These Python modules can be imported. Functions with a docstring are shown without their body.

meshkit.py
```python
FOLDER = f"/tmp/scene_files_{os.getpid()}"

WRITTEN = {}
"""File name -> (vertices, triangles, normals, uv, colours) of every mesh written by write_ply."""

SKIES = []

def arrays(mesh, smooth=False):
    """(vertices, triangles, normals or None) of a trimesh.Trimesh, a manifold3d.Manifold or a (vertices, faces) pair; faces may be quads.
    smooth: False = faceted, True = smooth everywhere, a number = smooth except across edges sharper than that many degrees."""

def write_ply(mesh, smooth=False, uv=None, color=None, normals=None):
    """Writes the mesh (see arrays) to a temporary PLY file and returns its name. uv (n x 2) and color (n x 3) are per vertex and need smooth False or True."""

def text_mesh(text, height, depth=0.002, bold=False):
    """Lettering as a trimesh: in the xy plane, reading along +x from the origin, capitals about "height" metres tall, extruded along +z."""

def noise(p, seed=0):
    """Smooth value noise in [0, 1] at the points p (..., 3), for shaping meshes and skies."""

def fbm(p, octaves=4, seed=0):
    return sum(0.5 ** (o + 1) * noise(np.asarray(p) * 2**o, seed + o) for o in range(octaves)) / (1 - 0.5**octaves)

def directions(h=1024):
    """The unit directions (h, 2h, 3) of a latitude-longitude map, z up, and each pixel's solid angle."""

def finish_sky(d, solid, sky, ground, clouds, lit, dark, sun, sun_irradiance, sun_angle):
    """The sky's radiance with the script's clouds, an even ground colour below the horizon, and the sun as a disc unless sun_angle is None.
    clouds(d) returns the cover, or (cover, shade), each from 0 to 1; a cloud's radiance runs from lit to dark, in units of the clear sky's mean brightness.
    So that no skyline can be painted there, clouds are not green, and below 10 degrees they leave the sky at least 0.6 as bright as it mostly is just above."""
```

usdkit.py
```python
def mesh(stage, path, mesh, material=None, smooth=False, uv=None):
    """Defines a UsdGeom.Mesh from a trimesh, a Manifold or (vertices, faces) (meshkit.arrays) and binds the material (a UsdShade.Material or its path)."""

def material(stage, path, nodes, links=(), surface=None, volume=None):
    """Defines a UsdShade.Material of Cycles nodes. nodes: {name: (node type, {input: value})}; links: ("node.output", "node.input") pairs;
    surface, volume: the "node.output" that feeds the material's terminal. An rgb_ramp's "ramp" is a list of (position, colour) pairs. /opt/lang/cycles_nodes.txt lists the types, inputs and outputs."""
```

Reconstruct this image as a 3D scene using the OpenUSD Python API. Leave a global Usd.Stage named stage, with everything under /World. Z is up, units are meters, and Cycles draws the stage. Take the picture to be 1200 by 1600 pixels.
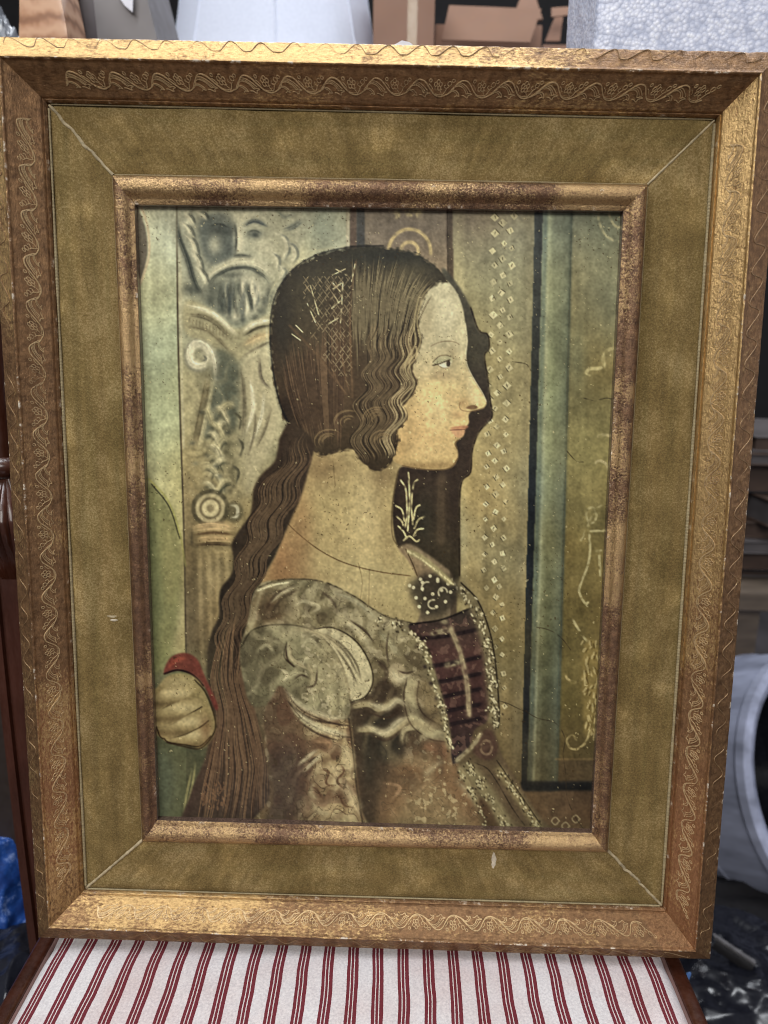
import math, random
import numpy as np, trimesh, usdkit
from meshkit import fbm, noise
from scipy.ndimage import gaussian_filter
from pxr import Usd, UsdGeom, UsdLux, UsdShade, Gf, Sdf, Vt

random.seed(7)
RNG = np.random.default_rng(7)
stage = Usd.Stage.CreateInMemory()
UsdGeom.SetStageUpAxis(stage, UsdGeom.Tokens.z)
UsdGeom.SetStageMetersPerUnit(stage, 1.0)
UsdGeom.Xform.Define(stage, '/World')
UsdGeom.Scope.Define(stage, '/World/Looks')

# ------------------------------------------------------------------ camera
CAM = np.array([0.01196, -0.50209, 0.90425])
RIGHT = np.array([0.999778, 0.016243, 0.013408])
DOWN = np.array([0.017027, -0.248577, -0.968462])
FWD = np.array([-0.012398, 0.968476, -0.248799])
FPX = 1202.0
cam = UsdGeom.Camera.Define(stage, '/World/camera')
M = Gf.Matrix4d(1)
for r, vec in enumerate((RIGHT, -DOWN, -FWD, CAM)):
    for c in range(3):
        M[r, c] = float(vec[c])
cam.AddTransformOp().Set(M)
cam.CreateFocalLengthAttr(26.0)
cam.CreateHorizontalApertureAttr(26.0 * 1200 / FPX)
cam.CreateVerticalApertureAttr(26.0 * 1600 / FPX)
cam.CreateFStopAttr(6.0)
cam.CreateFocusDistanceAttr(0.52)
cam.CreateClippingRangeAttr(Gf.Vec2f(0.01, 100))
cam.CreateExposureAttr(0.0)

# ------------------------------------------------------------------ lamps of the room (ceiling tubes, out of view)
def rect_light(name, pos, target, w, h, power, color):
    l = UsdLux.RectLight.Define(stage, '/World/' + name)
    l.CreateWidthAttr(w); l.CreateHeightAttr(h)
    l.CreateIntensityAttr(power); l.CreateNormalizeAttr(False)
    l.CreateColorAttr(Gf.Vec3f(*color))
    m = Gf.Matrix4d(1).SetLookAt(Gf.Vec3d(*pos), Gf.Vec3d(*target), Gf.Vec3d(0.01, 0.02, 1)).GetInverse()
    l.AddTransformOp().Set(m)
    return l

rect_light('ceiling_lamp', (-0.75, -0.55, 2.7), (-0.1, -0.1, 0.8), 0.35, 1.5, 20.0, (0.93, 0.96, 1.0))
rect_light('ceiling_lamp_001', (0.55, 0.55, 2.7), (0.3, 0.4, 0.8), 0.35, 1.5, 15.0, (0.93, 0.96, 1.0))
rect_light('ceiling_lamp_002', (-0.35, -2.6, 2.5), (0, 0, 0.8), 2.2, 1.0, 8.5, (1.0, 0.97, 0.92))

rect_light('ceiling_lamp_003', (-0.3, 2.1, 2.6), (0.0, 0.0, 0.7), 1.6, 0.3, 14.0, (0.90, 0.94, 1.0))
rect_light('window_lamp', (2.3, -0.5, 1.25), (0, 0, .8), 0.7, 1.2, 3.0, (0.82, 0.86, 1.0))

dome = UsdLux.DomeLight.Define(stage, '/World/room_light')
air = usdkit.material(stage, '/World/Looks/room_air', {
    'bg': ('background_shader', {'color': (0.80, 0.80, 0.86), 'strength': 0.15})}, surface='bg.background')
# a dome of one even dim tone stands for the light that comes back from the unseen room
UsdShade.MaterialBindingAPI.Apply(dome.GetPrim()).Bind(air)

# ------------------------------------------------------------------ helpers
USED = {}
def unique(parent, name):
    k = (parent, name); n = USED.get(k, 0); USED[k] = n + 1
    return f'{parent}/{name}' if n == 0 else f'{parent}/{name}_{n:03d}'

def tag(prim, label=None, cat=None, group=None, kind=None):
    p = prim if isinstance(prim, Usd.Prim) else prim.GetPrim()
    for k, v in (('label', label), ('category', cat), ('group', group), ('kind', kind)):
        if v:
            p.SetCustomDataByKey(k, v)
    return p

def thing(name, label, cat, loc=(0, 0, 0), rot=None, group=None):
    x = UsdGeom.Xform.Define(stage, unique('/World', name))
    if rot is not None:
        m = Gf.Matrix4d(1)
        for r in range(3):
            for c in range(3):
                m[r, c] = float(rot[c][r])
        m.SetTranslateOnly(Gf.Vec3d(*map(float, loc)))
        x.AddTransformOp().Set(m)
    else:
        x.AddTranslateOp().Set(Gf.Vec3d(*map(float, loc)))
    tag(x, label, cat, group)
    return x

def obj(name, mesh, mat, parent=None, smooth=False, uv=None, attrs=None, **kw):
    pp = '/World' if parent is None else str(parent.GetPath())
    m = usdkit.mesh(stage, unique(pp, name), mesh, '/World/Looks/' + mat, smooth=smooth, uv=uv)
    for k, a in (attrs or {}).items():
        a = np.asarray(a, np.float32)
        if a.ndim == 1:
            a = np.repeat(a[:, None], 3, 1)
        UsdGeom.PrimvarsAPI(m).CreatePrimvar(k, Sdf.ValueTypeNames.Color3fArray, 'vertex').Set(Vt.Vec3fArray.FromNumpy(a))
    if kw:
        tag(m, **kw)
    return m

def mat(name, nodes, links=(), surface='p.BSDF'):
    return usdkit.material(stage, '/World/Looks/' + name, nodes, links, surface=surface)

def srgb(r, g, b):
    c = np.array([r, g, b], float) / 255
    return tuple(np.where(c <= 0.04045, c / 12.92, ((c + 0.055) / 1.055) ** 2.4))

def sight(px, py, y):
    """The point of the plane y (metres behind the frame) seen in this direction."""
    d = FWD + RIGHT * ((px - 600) / FPX) + DOWN * ((py - 800) / FPX)
    return CAM + d * (y - CAM[1]) / d[1]

def grid_faces(nu, nv, closed_u=False):
    i, j = np.meshgrid(np.arange(nu if closed_u else nu - 1), np.arange(nv - 1), indexing='ij')
    i2 = (i + 1) % nu
    a, b, c, d = i * nv + j, i2 * nv + j, i2 * nv + j + 1, i * nv + j + 1
    return np.stack([np.stack([a, b, c], -1), np.stack([a, c, d], -1)], 2).reshape(-1, 3)

def simple_mat(name, color, rough=0.5, metallic=0.0, var=0.25, scale=30.0, bump=0.0, bscale=None, stretch=(1, 1, 1), coat=0.0, sheen=0.0, spec=0.5):
    c = np.array(color)
    mat(name, {
        'tc': ('texture_coordinate', {}), 'mp': ('mapping', {'scale': stretch}),
        'n': ('noise_texture', {'scale': scale, 'detail': 6, 'roughness': 0.6}),
        'r': ('rgb_ramp', {'ramp': [(0.25, tuple(c * (1 - var))), (0.75, tuple(np.minimum(c * (1 + var), 1)))]}),
        'n2': ('noise_texture', {'scale': bscale or scale * 4, 'detail': 5, 'roughness': 0.6}),
        'b': ('bump', {'strength': 0.6, 'distance': bump}),
        'rr': ('map_range', {'from_min': 0.3, 'from_max': 0.7, 'to_min': max(rough - 0.1, 0.02), 'to_max': min(rough + 0.12, 1)}),
        'p': ('principled_bsdf', {'metallic': metallic, 'coat_weight': coat, 'sheen_weight': sheen, 'specular_ior_level': spec})},
        [('tc.object', 'mp.vector'), ('mp.vector', 'n.vector'), ('mp.vector', 'n2.vector'), ('n.fac', 'r.fac'), ('r.color', 'p.base_color'),
         ('n2.fac', 'rr.value'), ('rr.result', 'p.roughness'), ('n2.fac', 'b.height')] + ([('b.normal', 'p.normal')] if bump else []))

# ------------------------------------------------------------------ materials
def gold(name, dark, mid, bright, metallic, rough0, rough1, lo, hi, bump, grain=(1, 1, 1)):
    """Old gilding: gold leaf rubbed through to the red-brown ground, gesso showing at chipped edges.
    primvar wear: x = leaf left, with painted-in gleam, y = how much copper ground shows, z = exposed edge."""
    mat(name, {
        'tc': ('texture_coordinate', {}),
        'wear_sheen': ('attribute', {'attribute': 'wear_sheen'}), 'sw': ('separate_color', {'color_type': 'rgb'}),
        'n1': ('noise_texture', {'scale': 55.0, 'detail': 8, 'roughness': 0.68}),
        'n2': ('noise_texture', {'scale': 620.0, 'detail': 5, 'roughness': 0.65}),
        'n3': ('noise_texture', {'scale': 210.0, 'detail': 4, 'roughness': 0.7}),
        'gm': ('mapping', {'scale': grain}), 'n4': ('noise_texture', {'scale': 800.0, 'detail': 5, 'roughness': 0.72}),
        'n5': ('noise_texture', {'scale': 1300.0, 'detail': 3, 'roughness': 0.7}),
        's4': ('math', {'math_type': 'multiply_add', 'value2': 0.8, 'value3': -0.4}), 'a4': ('math', {'math_type': 'add'}),
        'gr': ('rgb_ramp', {'ramp': [(0.28, (0.52, 0.47, 0.43)), (0.44, (0.86, 0.84, 0.82)), (0.58, (1.0, 1.0, 1.0)), (0.74, (1.28, 1.26, 1.22))]}),
        'pit': ('rgb_ramp', {'ramp': [(0.28, (0.50, 0.45, 0.41)), (0.38, (1, 1, 1))]}),
        'grm': ('mix', {'mix_type': 'multiply', 'fac': 1.0}), 'pim': ('mix', {'mix_type': 'multiply', 'fac': 1.0}),
        'a1': ('math', {'math_type': 'multiply_add', 'value2': 0.62}),
        'a2': ('math', {'math_type': 'multiply_add', 'value2': 0.38}),
        'off': ('math', {'math_type': 'multiply_add', 'value2': 0.55, 'value3': -0.275}),
        'a3': ('math', {'math_type': 'add'}),
        'leaf': ('map_range', {'range_type': 'smoothstep', 'from_min': lo, 'from_max': hi, 'to_min': 0, 'to_max': 1}),
        'ground': ('rgb_ramp', {'ramp': [(0.3, dark), (0.72, mid)]}),
        'cop': ('mix', {'color2': (0.34, 0.165, 0.075)}),
        'col': ('mix', {'color2': bright}),
        'chipn': ('map_range', {'from_min': 0.55, 'from_max': 0.60}),
        'chip': ('math', {'math_type': 'multiply', 'use_clamp': True}),
        'fin': ('mix', {'color2': (0.62, 0.55, 0.44)}),
        'met': ('map_range', {'to_min': metallic * 0.75, 'to_max': metallic}),
        'metc': ('math', {'math_type': 'multiply'}), 'inv': ('math', {'math_type': 'subtract', 'value1': 1.0}),
        'ro': ('map_range', {'to_min': rough1, 'to_max': rough0}),
        'hb': ('math', {'math_type': 'add'}),
        'b': ('bump', {'strength': 0.9, 'distance': bump}),
        'p': ('principled_bsdf', {})},
        [('tc.object', 'n1.vector'), ('tc.object', 'n2.vector'), ('tc.object', 'n3.vector'), ('wear_sheen.color', 'sw.color'),
         ('n1.fac', 'a1.value1'), ('n2.fac', 'a2.value1'), ('a2.value', 'a1.value3'),
         ('sw.r', 'off.value1'), ('off.value', 'a3.value1'), ('a1.value', 'a3.value2'), ('a3.value', 'a4.value1'), ('tc.object', 'gm.vector'), ('gm.vector', 'n4.vector'), ('tc.object', 'n5.vector'), ('n4.fac', 's4.value1'), ('s4.value', 'a4.value2'), ('a4.value', 'leaf.value'), ('n4.fac', 'gr.fac'), ('n5.fac', 'pit.fac'),
         ('n3.fac', 'ground.fac'), ('ground.color', 'cop.color1'), ('sw.g', 'cop.fac'),
         ('cop.color', 'col.color1'), ('leaf.result', 'col.fac'),
         ('n3.fac', 'chipn.value'), ('chipn.result', 'chip.value1'), ('sw.b', 'chip.value2'),
         ('col.color', 'grm.color1'), ('gr.color', 'grm.color2'), ('grm.color', 'pim.color1'), ('pit.color', 'pim.color2'), ('pim.color', 'fin.color1'), ('chip.value', 'fin.fac'), ('fin.color', 'p.base_color'),
         ('leaf.result', 'met.value'), ('chip.value', 'inv.value2'), ('inv.value', 'metc.value1'), ('met.result', 'metc.value2'), ('metc.value', 'p.metallic'),
         ('leaf.result', 'ro.value'), ('ro.result', 'p.roughness'),
         ('n4.fac', 'hb.value1'), ('n3.fac', 'hb.value2'), ('hb.value', 'b.height'), ('b.normal', 'p.normal')])

for nm_, gr_ in (('old_gilding', (.42, 1, 1)), ('old_gilding_upright', (1, .42, 1))):
    gold(nm_, (0.135, 0.072, 0.034), (0.36, 0.205, 0.095), (0.56, 0.375, 0.165), 0.85, 0.38, 0.43, 0.42, 0.70, 0.0006, gr_)
gold('raised_gilding', (0.22, 0.135, 0.068), (0.40, 0.26, 0.13), (0.62, 0.45, 0.24), 0.5, 0.36, 0.46, 0.34, 0.60, 0.0002)
gold('moulding_gilding', (0.085, 0.046, 0.027), (0.27, 0.150, 0.080), (0.52, 0.35, 0.17), 0.75, 0.20, 0.28, 0.44, 0.66, 0.0007)

mat('olive_velvet', {
    'tc': ('texture_coordinate', {}), 'nap': ('attribute', {'attribute': 'nap'}),
    'n1': ('noise_texture', {'scale': 24.0, 'detail': 7, 'roughness': 0.62}),
    'n2': ('noise_texture', {'scale': 900.0, 'detail': 3, 'roughness': 0.7}),
    'sp': ('noise_texture', {'scale': 420.0, 'detail': 2, 'roughness': 0.6}),
    'm1': ('math', {'math_type': 'multiply_add', 'value2': 0.45}),
    'm2': ('math', {'math_type': 'multiply_add', 'value2': 0.55}),
    'r': ('rgb_ramp', {'ramp': [(0.32, (0.095, 0.064, 0.024)), (0.5, (0.200, 0.140, 0.055)), (0.68, (0.40, 0.300, 0.150))]}),
    'spr': ('map_range', {'from_min': 0.68, 'from_max': 0.80, 'to_min': 0, 'to_max': 0.5}),
    'mix': ('mix', {'color2': (0.36, 0.31, 0.18)}),
    'mul': ('mix', {'mix_type': 'multiply', 'fac': 1.0}),
    'b': ('bump', {'strength': 0.8, 'distance': 0.0006}),
    'p': ('principled_bsdf', {'roughness': 0.9, 'sheen_weight': 0.25, 'sheen_roughness': 0.4, 'sheen_tint': (0.8, 0.7, 0.4), 'specular_ior_level': 0.1})},
    [('tc.object', 'n1.vector'), ('tc.object', 'n2.vector'), ('tc.object', 'sp.vector'), ('n1.fac', 'm1.value1'), ('n2.fac', 'm2.value1'), ('m2.value', 'm1.value3'),
     ('m1.value', 'r.fac'), ('r.color', 'mix.color1'), ('sp.fac', 'spr.value'), ('spr.result', 'mix.fac'),
     ('mix.color', 'mul.color1'), ('nap.color', 'mul.color2'), ('mul.color', 'p.base_color'), ('n2.fac', 'b.height'), ('b.normal', 'p.normal')])

mat('printed_picture', {
    'tc': ('texture_coordinate', {}), 'c': ('attribute', {'attribute': 'paint'}),
    'n': ('noise_texture', {'scale': 1500.0, 'detail': 3, 'roughness': 0.6}),
    'n2': ('noise_texture', {'scale': 160.0, 'detail': 6, 'roughness': 0.6}),
    'h': ('math', {'math_type': 'add'}),
    'b': ('bump', {'strength': 0.25, 'distance': 0.00035}),
    'ro': ('map_range', {'from_min': 0.3, 'from_max': 0.7, 'to_min': 0.36, 'to_max': 0.52}),
    'p': ('principled_bsdf', {'specular_ior_level': 0.16})},
    [('tc.object', 'n.vector'), ('tc.object', 'n2.vector'), ('n.fac', 'h.value1'), ('n2.fac', 'h.value2'), ('h.value', 'b.height'),
     ('c.color', 'p.base_color'), ('n2.fac', 'ro.value'), ('ro.result', 'p.roughness'), ('b.normal', 'p.normal')])

simple_mat('worn_seam', (0.38, 0.31, 0.19), 0.85, var=0.5, scale=300)
simple_mat('trim_thread', (0.30, 0.24, 0.13), 0.7, var=0.4, scale=500)
simple_mat('dark_lacquer', (0.09, 0.055, 0.04), 0.16, var=0.5, scale=120, coat=0.8, bump=0.0003)
simple_mat('bare_canvas', (0.55, 0.48, 0.36), 0.9, var=0.3, scale=400)
simple_mat('frame_back', (0.09, 0.055, 0.03), 0.8)
simple_mat('striped_wine', (0.16, 0.09, 0.08), 0.8)
simple_mat('chair_wood', (0.050, 0.015, 0.008), 0.30, var=0.4, scale=14, stretch=(4, 4, 1), bump=0.0003, coat=0.3)
mat('burl_wood', {
    'tc': ('texture_coordinate', {}), 'w': ('wave_texture', {'wave_type': 'rings', 'scale': 14.0, 'distortion': 9.0, 'detail': 4, 'detail_scale': 1.6}),
    'r': ('rgb_ramp', {'ramp': [(0.0, (0.27, 0.115, 0.05)), (0.45, (0.46, 0.23, 0.12)), (1.0, (0.60, 0.35, 0.21))]}), 'p': ('principled_bsdf', {'roughness': 0.25, 'coat_weight': 0.5})},
    [('tc.object', 'w.vector'), ('w.fac', 'r.fac'), ('r.color', 'p.base_color')])
simple_mat('cabinet_wood', (0.03, 0.02, 0.015), 0.5)
simple_mat('bench_wood', (0.12, 0.09, 0.065), 0.75, var=0.5, scale=10, stretch=(1, 6, 6), bump=0.001)
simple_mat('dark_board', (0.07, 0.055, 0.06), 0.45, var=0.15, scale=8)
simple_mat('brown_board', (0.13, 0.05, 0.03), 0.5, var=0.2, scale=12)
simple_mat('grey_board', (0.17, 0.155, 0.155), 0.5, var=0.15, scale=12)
simple_mat('cardboard', (0.26, 0.150, 0.105), 0.85, var=0.14, scale=14, bump=0.0004)
simple_mat('cardboard_pale', (0.34, 0.205, 0.145), 0.85, var=0.14, scale=14, bump=0.0004)
simple_mat('packing_tape', (0.30, 0.20, 0.12), 0.25, var=0.1)
simple_mat('white_paper', (0.72, 0.72, 0.78), 0.6, var=0.05)
simple_mat('grey_paper', (0.085, 0.075, 0.075), 0.6, var=0.3, scale=20)
simple_mat('brown_paper', (0.055, 0.032, 0.022), 0.6, var=0.4, scale=20)
simple_mat('black_plastic', (0.013, 0.014, 0.021), 0.20, var=0.4, scale=18)
simple_mat('black_cloth', (0.010, 0.009, 0.011), 0.8, var=0.3, scale=60)
simple_mat('zip_metal', (0.30, 0.29, 0.30), 0.35, metallic=0.6, var=0.3)
simple_mat('white_enamel', (0.36, 0.39, 0.52), 0.42, var=0.75, scale=16, stretch=(1, 1, .25), bump=0.0008)
simple_mat('clear_plastic', (0.22, 0.24, 0.27), 0.16, var=0.6, scale=20, coat=0.5)
simple_mat('blue_shard', (0.12, 0.26, 0.62), 0.15, var=0.5, scale=60)
simple_mat('floor_concrete', (0.060, 0.052, 0.055), 0.8, var=0.6, scale=6)
simple_mat('dark_wall', (0.010, 0.009, 0.010), 0.9)
mat('blue_plastic', {
    'tc': ('texture_coordinate', {}),
    'n': ('noise_texture', {'scale': 38.0, 'detail': 8, 'roughness': 0.75}),
    'r': ('rgb_ramp', {'ramp': [(0.42, (0.008, 0.035, 0.17)), (0.54, (0.015, 0.07, 0.30)), (0.62, (0.20, 0.30, 0.62)), (0.72, (0.36, 0.46, 0.75))]}),
    'p': ('principled_bsdf', {'roughness': 0.35})},
    [('tc.object', 'n.vector'), ('n.fac', 'r.fac'), ('r.color', 'p.base_color')])
mat('lampshade_cloth', {
    'tc': ('texture_coordinate', {}), 'n': ('noise_texture', {'scale': 260.0, 'detail': 3}),
    'r': ('rgb_ramp', {'ramp': [(0.3, (0.66, 0.70, 0.82)), (0.7, (0.74, 0.78, 0.90))]}),
    'p': ('principled_bsdf', {'roughness': 0.85}), 't': ('translucent_bsdf', {'color': (0.7, 0.74, 0.85)}), 'm': ('mix_closure', {'fac': 0.25})},
    [('tc.object', 'n.vector'), ('n.fac', 'r.fac'), ('r.color', 'p.base_color'), ('p.BSDF', 'm.closure1'), ('t.BSDF', 'm.closure2')], surface='m.closure')
mat('white_foam', {
    'tc': ('texture_coordinate', {}), 'v': ('voronoi_texture', {'scale': 320.0, 'feature': 'f1'}),
    'n': ('noise_texture', {'scale': 120.0, 'detail': 4}),
    'r': ('rgb_ramp', {'ramp': [(0.36, (0.50, 0.54, 0.68)), (0.55, (0.68, 0.71, 0.84)), (0.72, (0.88, 0.90, 0.98))]}),
    'h': ('math', {'math_type': 'subtract', 'value1': 1.0}), 'hm': ('mix_float', {'fac': 0.6}),
    'b': ('bump', {'strength': 0.4, 'distance': 0.0010}), 'p': ('principled_bsdf', {'roughness': 0.32})},
    [('tc.object', 'v.vector'), ('tc.object', 'n.vector'), ('h.value', 'hm.a'), ('n.fac', 'hm.b'), ('hm.result', 'r.fac'), ('r.color', 'p.base_color'), ('v.distance', 'h.value2'), ('h.value', 'b.height'), ('b.normal', 'p.normal')])
mat('striped_cotton', {
    'uv': ('attribute', {'attribute': 'stripe'}), 'tc': ('texture_coordinate', {}),
    'sx': ('separate_color', {'color_type': 'rgb'}),
    'f': ('math', {'math_type': 'fraction'}),
    'wob': ('noise_texture', {'scale': 900.0, 'detail': 2}), 'wm': ('math', {'math_type': 'multiply_add', 'value2': 0.030}),
    'r': ('rgb_ramp', {'interpolate': False, 'ramp': [(0.0, (0.82, 0.79, 0.79)), (0.275, (0.185, 0.020, 0.032)), (0.402, (0.84, 0.80, 0.77)), (0.437, (0.185, 0.020, 0.032)),
                                                      (0.540, (0.84, 0.80, 0.77)), (0.575, (0.185, 0.020, 0.032)), (0.722, (0.82, 0.79, 0.79))]}),
    'weave': ('noise_texture', {'scale': 620.0, 'detail': 4, 'roughness': 0.7}), 'wr': ('rgb_ramp', {'ramp': [(0.3, (0.70, 0.69, 0.71)), (0.65, (1, 1, 1))]}),
    'st': ('noise_texture', {'scale': 14.0, 'detail': 5}), 'sr': ('rgb_ramp', {'ramp': [(0.35, (0.90, 0.80, 0.78)), (0.6, (1, 1, 1))]}),
    'm1': ('mix', {'mix_type': 'multiply', 'fac': 1.0}), 'm2': ('mix', {'mix_type': 'multiply', 'fac': 1.0}),
    'b': ('bump', {'strength': 0.4, 'distance': 0.0003}), 'p': ('principled_bsdf', {'roughness': 0.85})},
    [('uv.color', 'sx.color'), ('tc.object', 'wob.vector'), ('wob.fac', 'wm.value1'), ('sx.r', 'wm.value3'), ('wm.value', 'f.value1'), ('f.value', 'r.fac'),
     ('tc.object', 'weave.vector'), ('weave.fac', 'wr.fac'), ('tc.object', 'st.vector'), ('st.fac', 'sr.fac'),
     ('r.color', 'm1.color1'), ('wr.color', 'm1.color2'), ('m1.color', 'm2.color1'), ('sr.color', 'm2.color2'), ('m2.color', 'p.base_color'),
     ('weave.fac', 'b.height'), ('b.normal', 'p.normal')])

# ------------------------------------------------------------------ the setting
def box(x0, x1, y0, y1, z0, z1, bevel=0.0):
    if bevel:
        import manifold3d as m3
        s = [m3.Manifold.sphere(bevel, 8).translate((x, y, z)) for x in (x0 + bevel, x1 - bevel) for y in (y0 + bevel, y1 - bevel) for z in (z0 + bevel, z1 - bevel)]
        return m3.Manifold.batch_hull(s)
    return trimesh.creation.box(bounds=[(x0, y0, z0), (x1, y1, z1)])

obj('floor', box(-4, 4, -2.5, 2.6, -0.05, 0), 'floor_concrete', kind='structure')
obj('wall', box(-4, 4, 2.6, 2.7, 0, 3.2), 'dark_wall', kind='structure')

# ------------------------------------------------------------------ the framed picture (frame coordinates: u right, v up, w out of the picture)
TH = math.radians(6.0)
FR = np.array([[1, 0, 0], [0, math.sin(TH), -math.cos(TH)], [0, math.cos(TH), math.sin(TH)]])   # columns: u, v, w
fp = thing('framed_picture', 'worn gilt frame with olive velvet liner around a print of a lady in profile', 'framed picture', (0, 0, 0.76), FR)
Q = {   # corners of the old frame, a little out of square, clockwise from top left
    'O': [(-.2416, .3042), (.2417, .2995), (.2431, -.3010), (-.2383, -.2966)],
    'R': [(-.2294, .2907), (.2259, .2853), (.2295, -.2903), (-.2274, -.2840)],
    'V': [(-.2099, .2712), (.2086, .2663), (.2118, -.2703), (-.2089, -.2672)],
    'M': [(-.1698, .2285), (.1683, .2265), (.1692, -.2271), (-.1650, -.2272)],
    'P': [(-.1562, .2106), (.1539, .2103), (.1569, -.2130), (-.1535, -.2106)]}
Q = {k: np.array(v) for k, v in Q.items()}
SIDES = ['top', 'right', 'bottom', 'left']

def quad_mix(stops, x):
    """Corner quad and height at profile position x along stops [(x, quad, w)]."""
    xs = [s[0] for s in stops]
    i = int(np.clip(np.searchsorted(xs, x, 'right') - 1, 0, len(xs) - 2))
    t = (x - xs[i]) / (xs[i + 1] - xs[i])
    return stops[i][1] * (1 - t) + stops[i + 1][1] * t, stops[i][2] * (1 - t) + stops[i + 1][2] * t

def surf(stops, side, s, x):
    """Points of a rail's face: s along the rail 0..1, x across its profile (arrays of one shape)."""
    xs = np.array([p[0] for p in stops]); ws = np.array([p[2] for p in stops])
    qs = np.array([p[1] for p in stops])                       # n,4,2
    A = np.stack([np.interp(x, xs, qs[:, side, c]) for c in range(2)], -1)
    B = np.stack([np.interp(x, xs, qs[:, (side + 1) % 4, c]) for c in range(2)], -1)
    uv = A * (1 - s[..., None]) + B * s[..., None]
    return np.concatenate([uv, np.interp(x, xs, ws)[..., None]], -1)

def mixq(a, b, t): return Q[a] * (1 - t) + Q[b] * t
SL = lambda t: mixq('R', 'V', t)
outer_stops = [(-1.3, Q['O'] * 0.995, -0.020), (-1.08, Q['O'], -0.019), (-1.0, Q['O'], 0.0148), (-0.97, mixq('O', 'R', 0.03), 0.0154), (-0.10, mixq('O', 'R', 0.90), 0.0205),
               (-0.04, mixq('O', 'R', 0.97), 0.0216), (0.0, Q['R'], 0.0217), (0.04, SL(.04), 0.0211), (0.07, SL(.07), 0.0196), (0.22, SL(.22), 0.0172), (0.5, SL(.5), 0.0120), (0.80, SL(.80), 0.0076),
               (0.88, SL(.88), 0.0064), (0.91, SL(.91), 0.0048), (0.94, SL(.94), 0.0050), (0.98, SL(.98), 0.0042), (1.0, Q['V'], 0.0022), (1.06, SL(1.02), -0.002)]

def wear_sheen_field(P, side, s, x):
    """Leaf share with gleam and shade painted in, worn copper ground, exposed edges."""
    big = fbm(P * 16.0 + 40, 4, 3)  # besides wear, leaf per rail paints in the bright and dark of reflections
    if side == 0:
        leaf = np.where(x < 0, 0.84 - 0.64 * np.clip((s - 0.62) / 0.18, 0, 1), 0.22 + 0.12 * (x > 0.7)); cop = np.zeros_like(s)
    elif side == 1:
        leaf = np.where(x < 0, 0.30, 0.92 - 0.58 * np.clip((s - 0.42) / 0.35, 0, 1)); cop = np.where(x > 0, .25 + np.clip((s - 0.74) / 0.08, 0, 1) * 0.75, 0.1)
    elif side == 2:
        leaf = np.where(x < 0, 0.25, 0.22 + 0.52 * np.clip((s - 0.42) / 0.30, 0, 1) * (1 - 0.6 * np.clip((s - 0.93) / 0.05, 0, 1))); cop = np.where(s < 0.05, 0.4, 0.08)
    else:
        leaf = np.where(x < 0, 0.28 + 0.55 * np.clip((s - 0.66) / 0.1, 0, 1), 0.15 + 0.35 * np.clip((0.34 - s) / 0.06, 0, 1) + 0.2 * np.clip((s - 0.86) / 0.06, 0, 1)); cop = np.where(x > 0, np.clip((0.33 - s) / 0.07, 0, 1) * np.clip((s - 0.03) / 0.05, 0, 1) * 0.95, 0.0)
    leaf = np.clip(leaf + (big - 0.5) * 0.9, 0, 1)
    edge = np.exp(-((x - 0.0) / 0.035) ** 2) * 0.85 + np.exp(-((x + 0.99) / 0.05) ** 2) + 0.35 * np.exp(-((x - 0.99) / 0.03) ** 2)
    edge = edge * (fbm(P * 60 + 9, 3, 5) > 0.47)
    return np.stack([leaf, np.clip(cop, 0, 1) * np.clip(big * 1.6, 0.4, 1), np.clip(edge, 0, 1)], -1)

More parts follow.
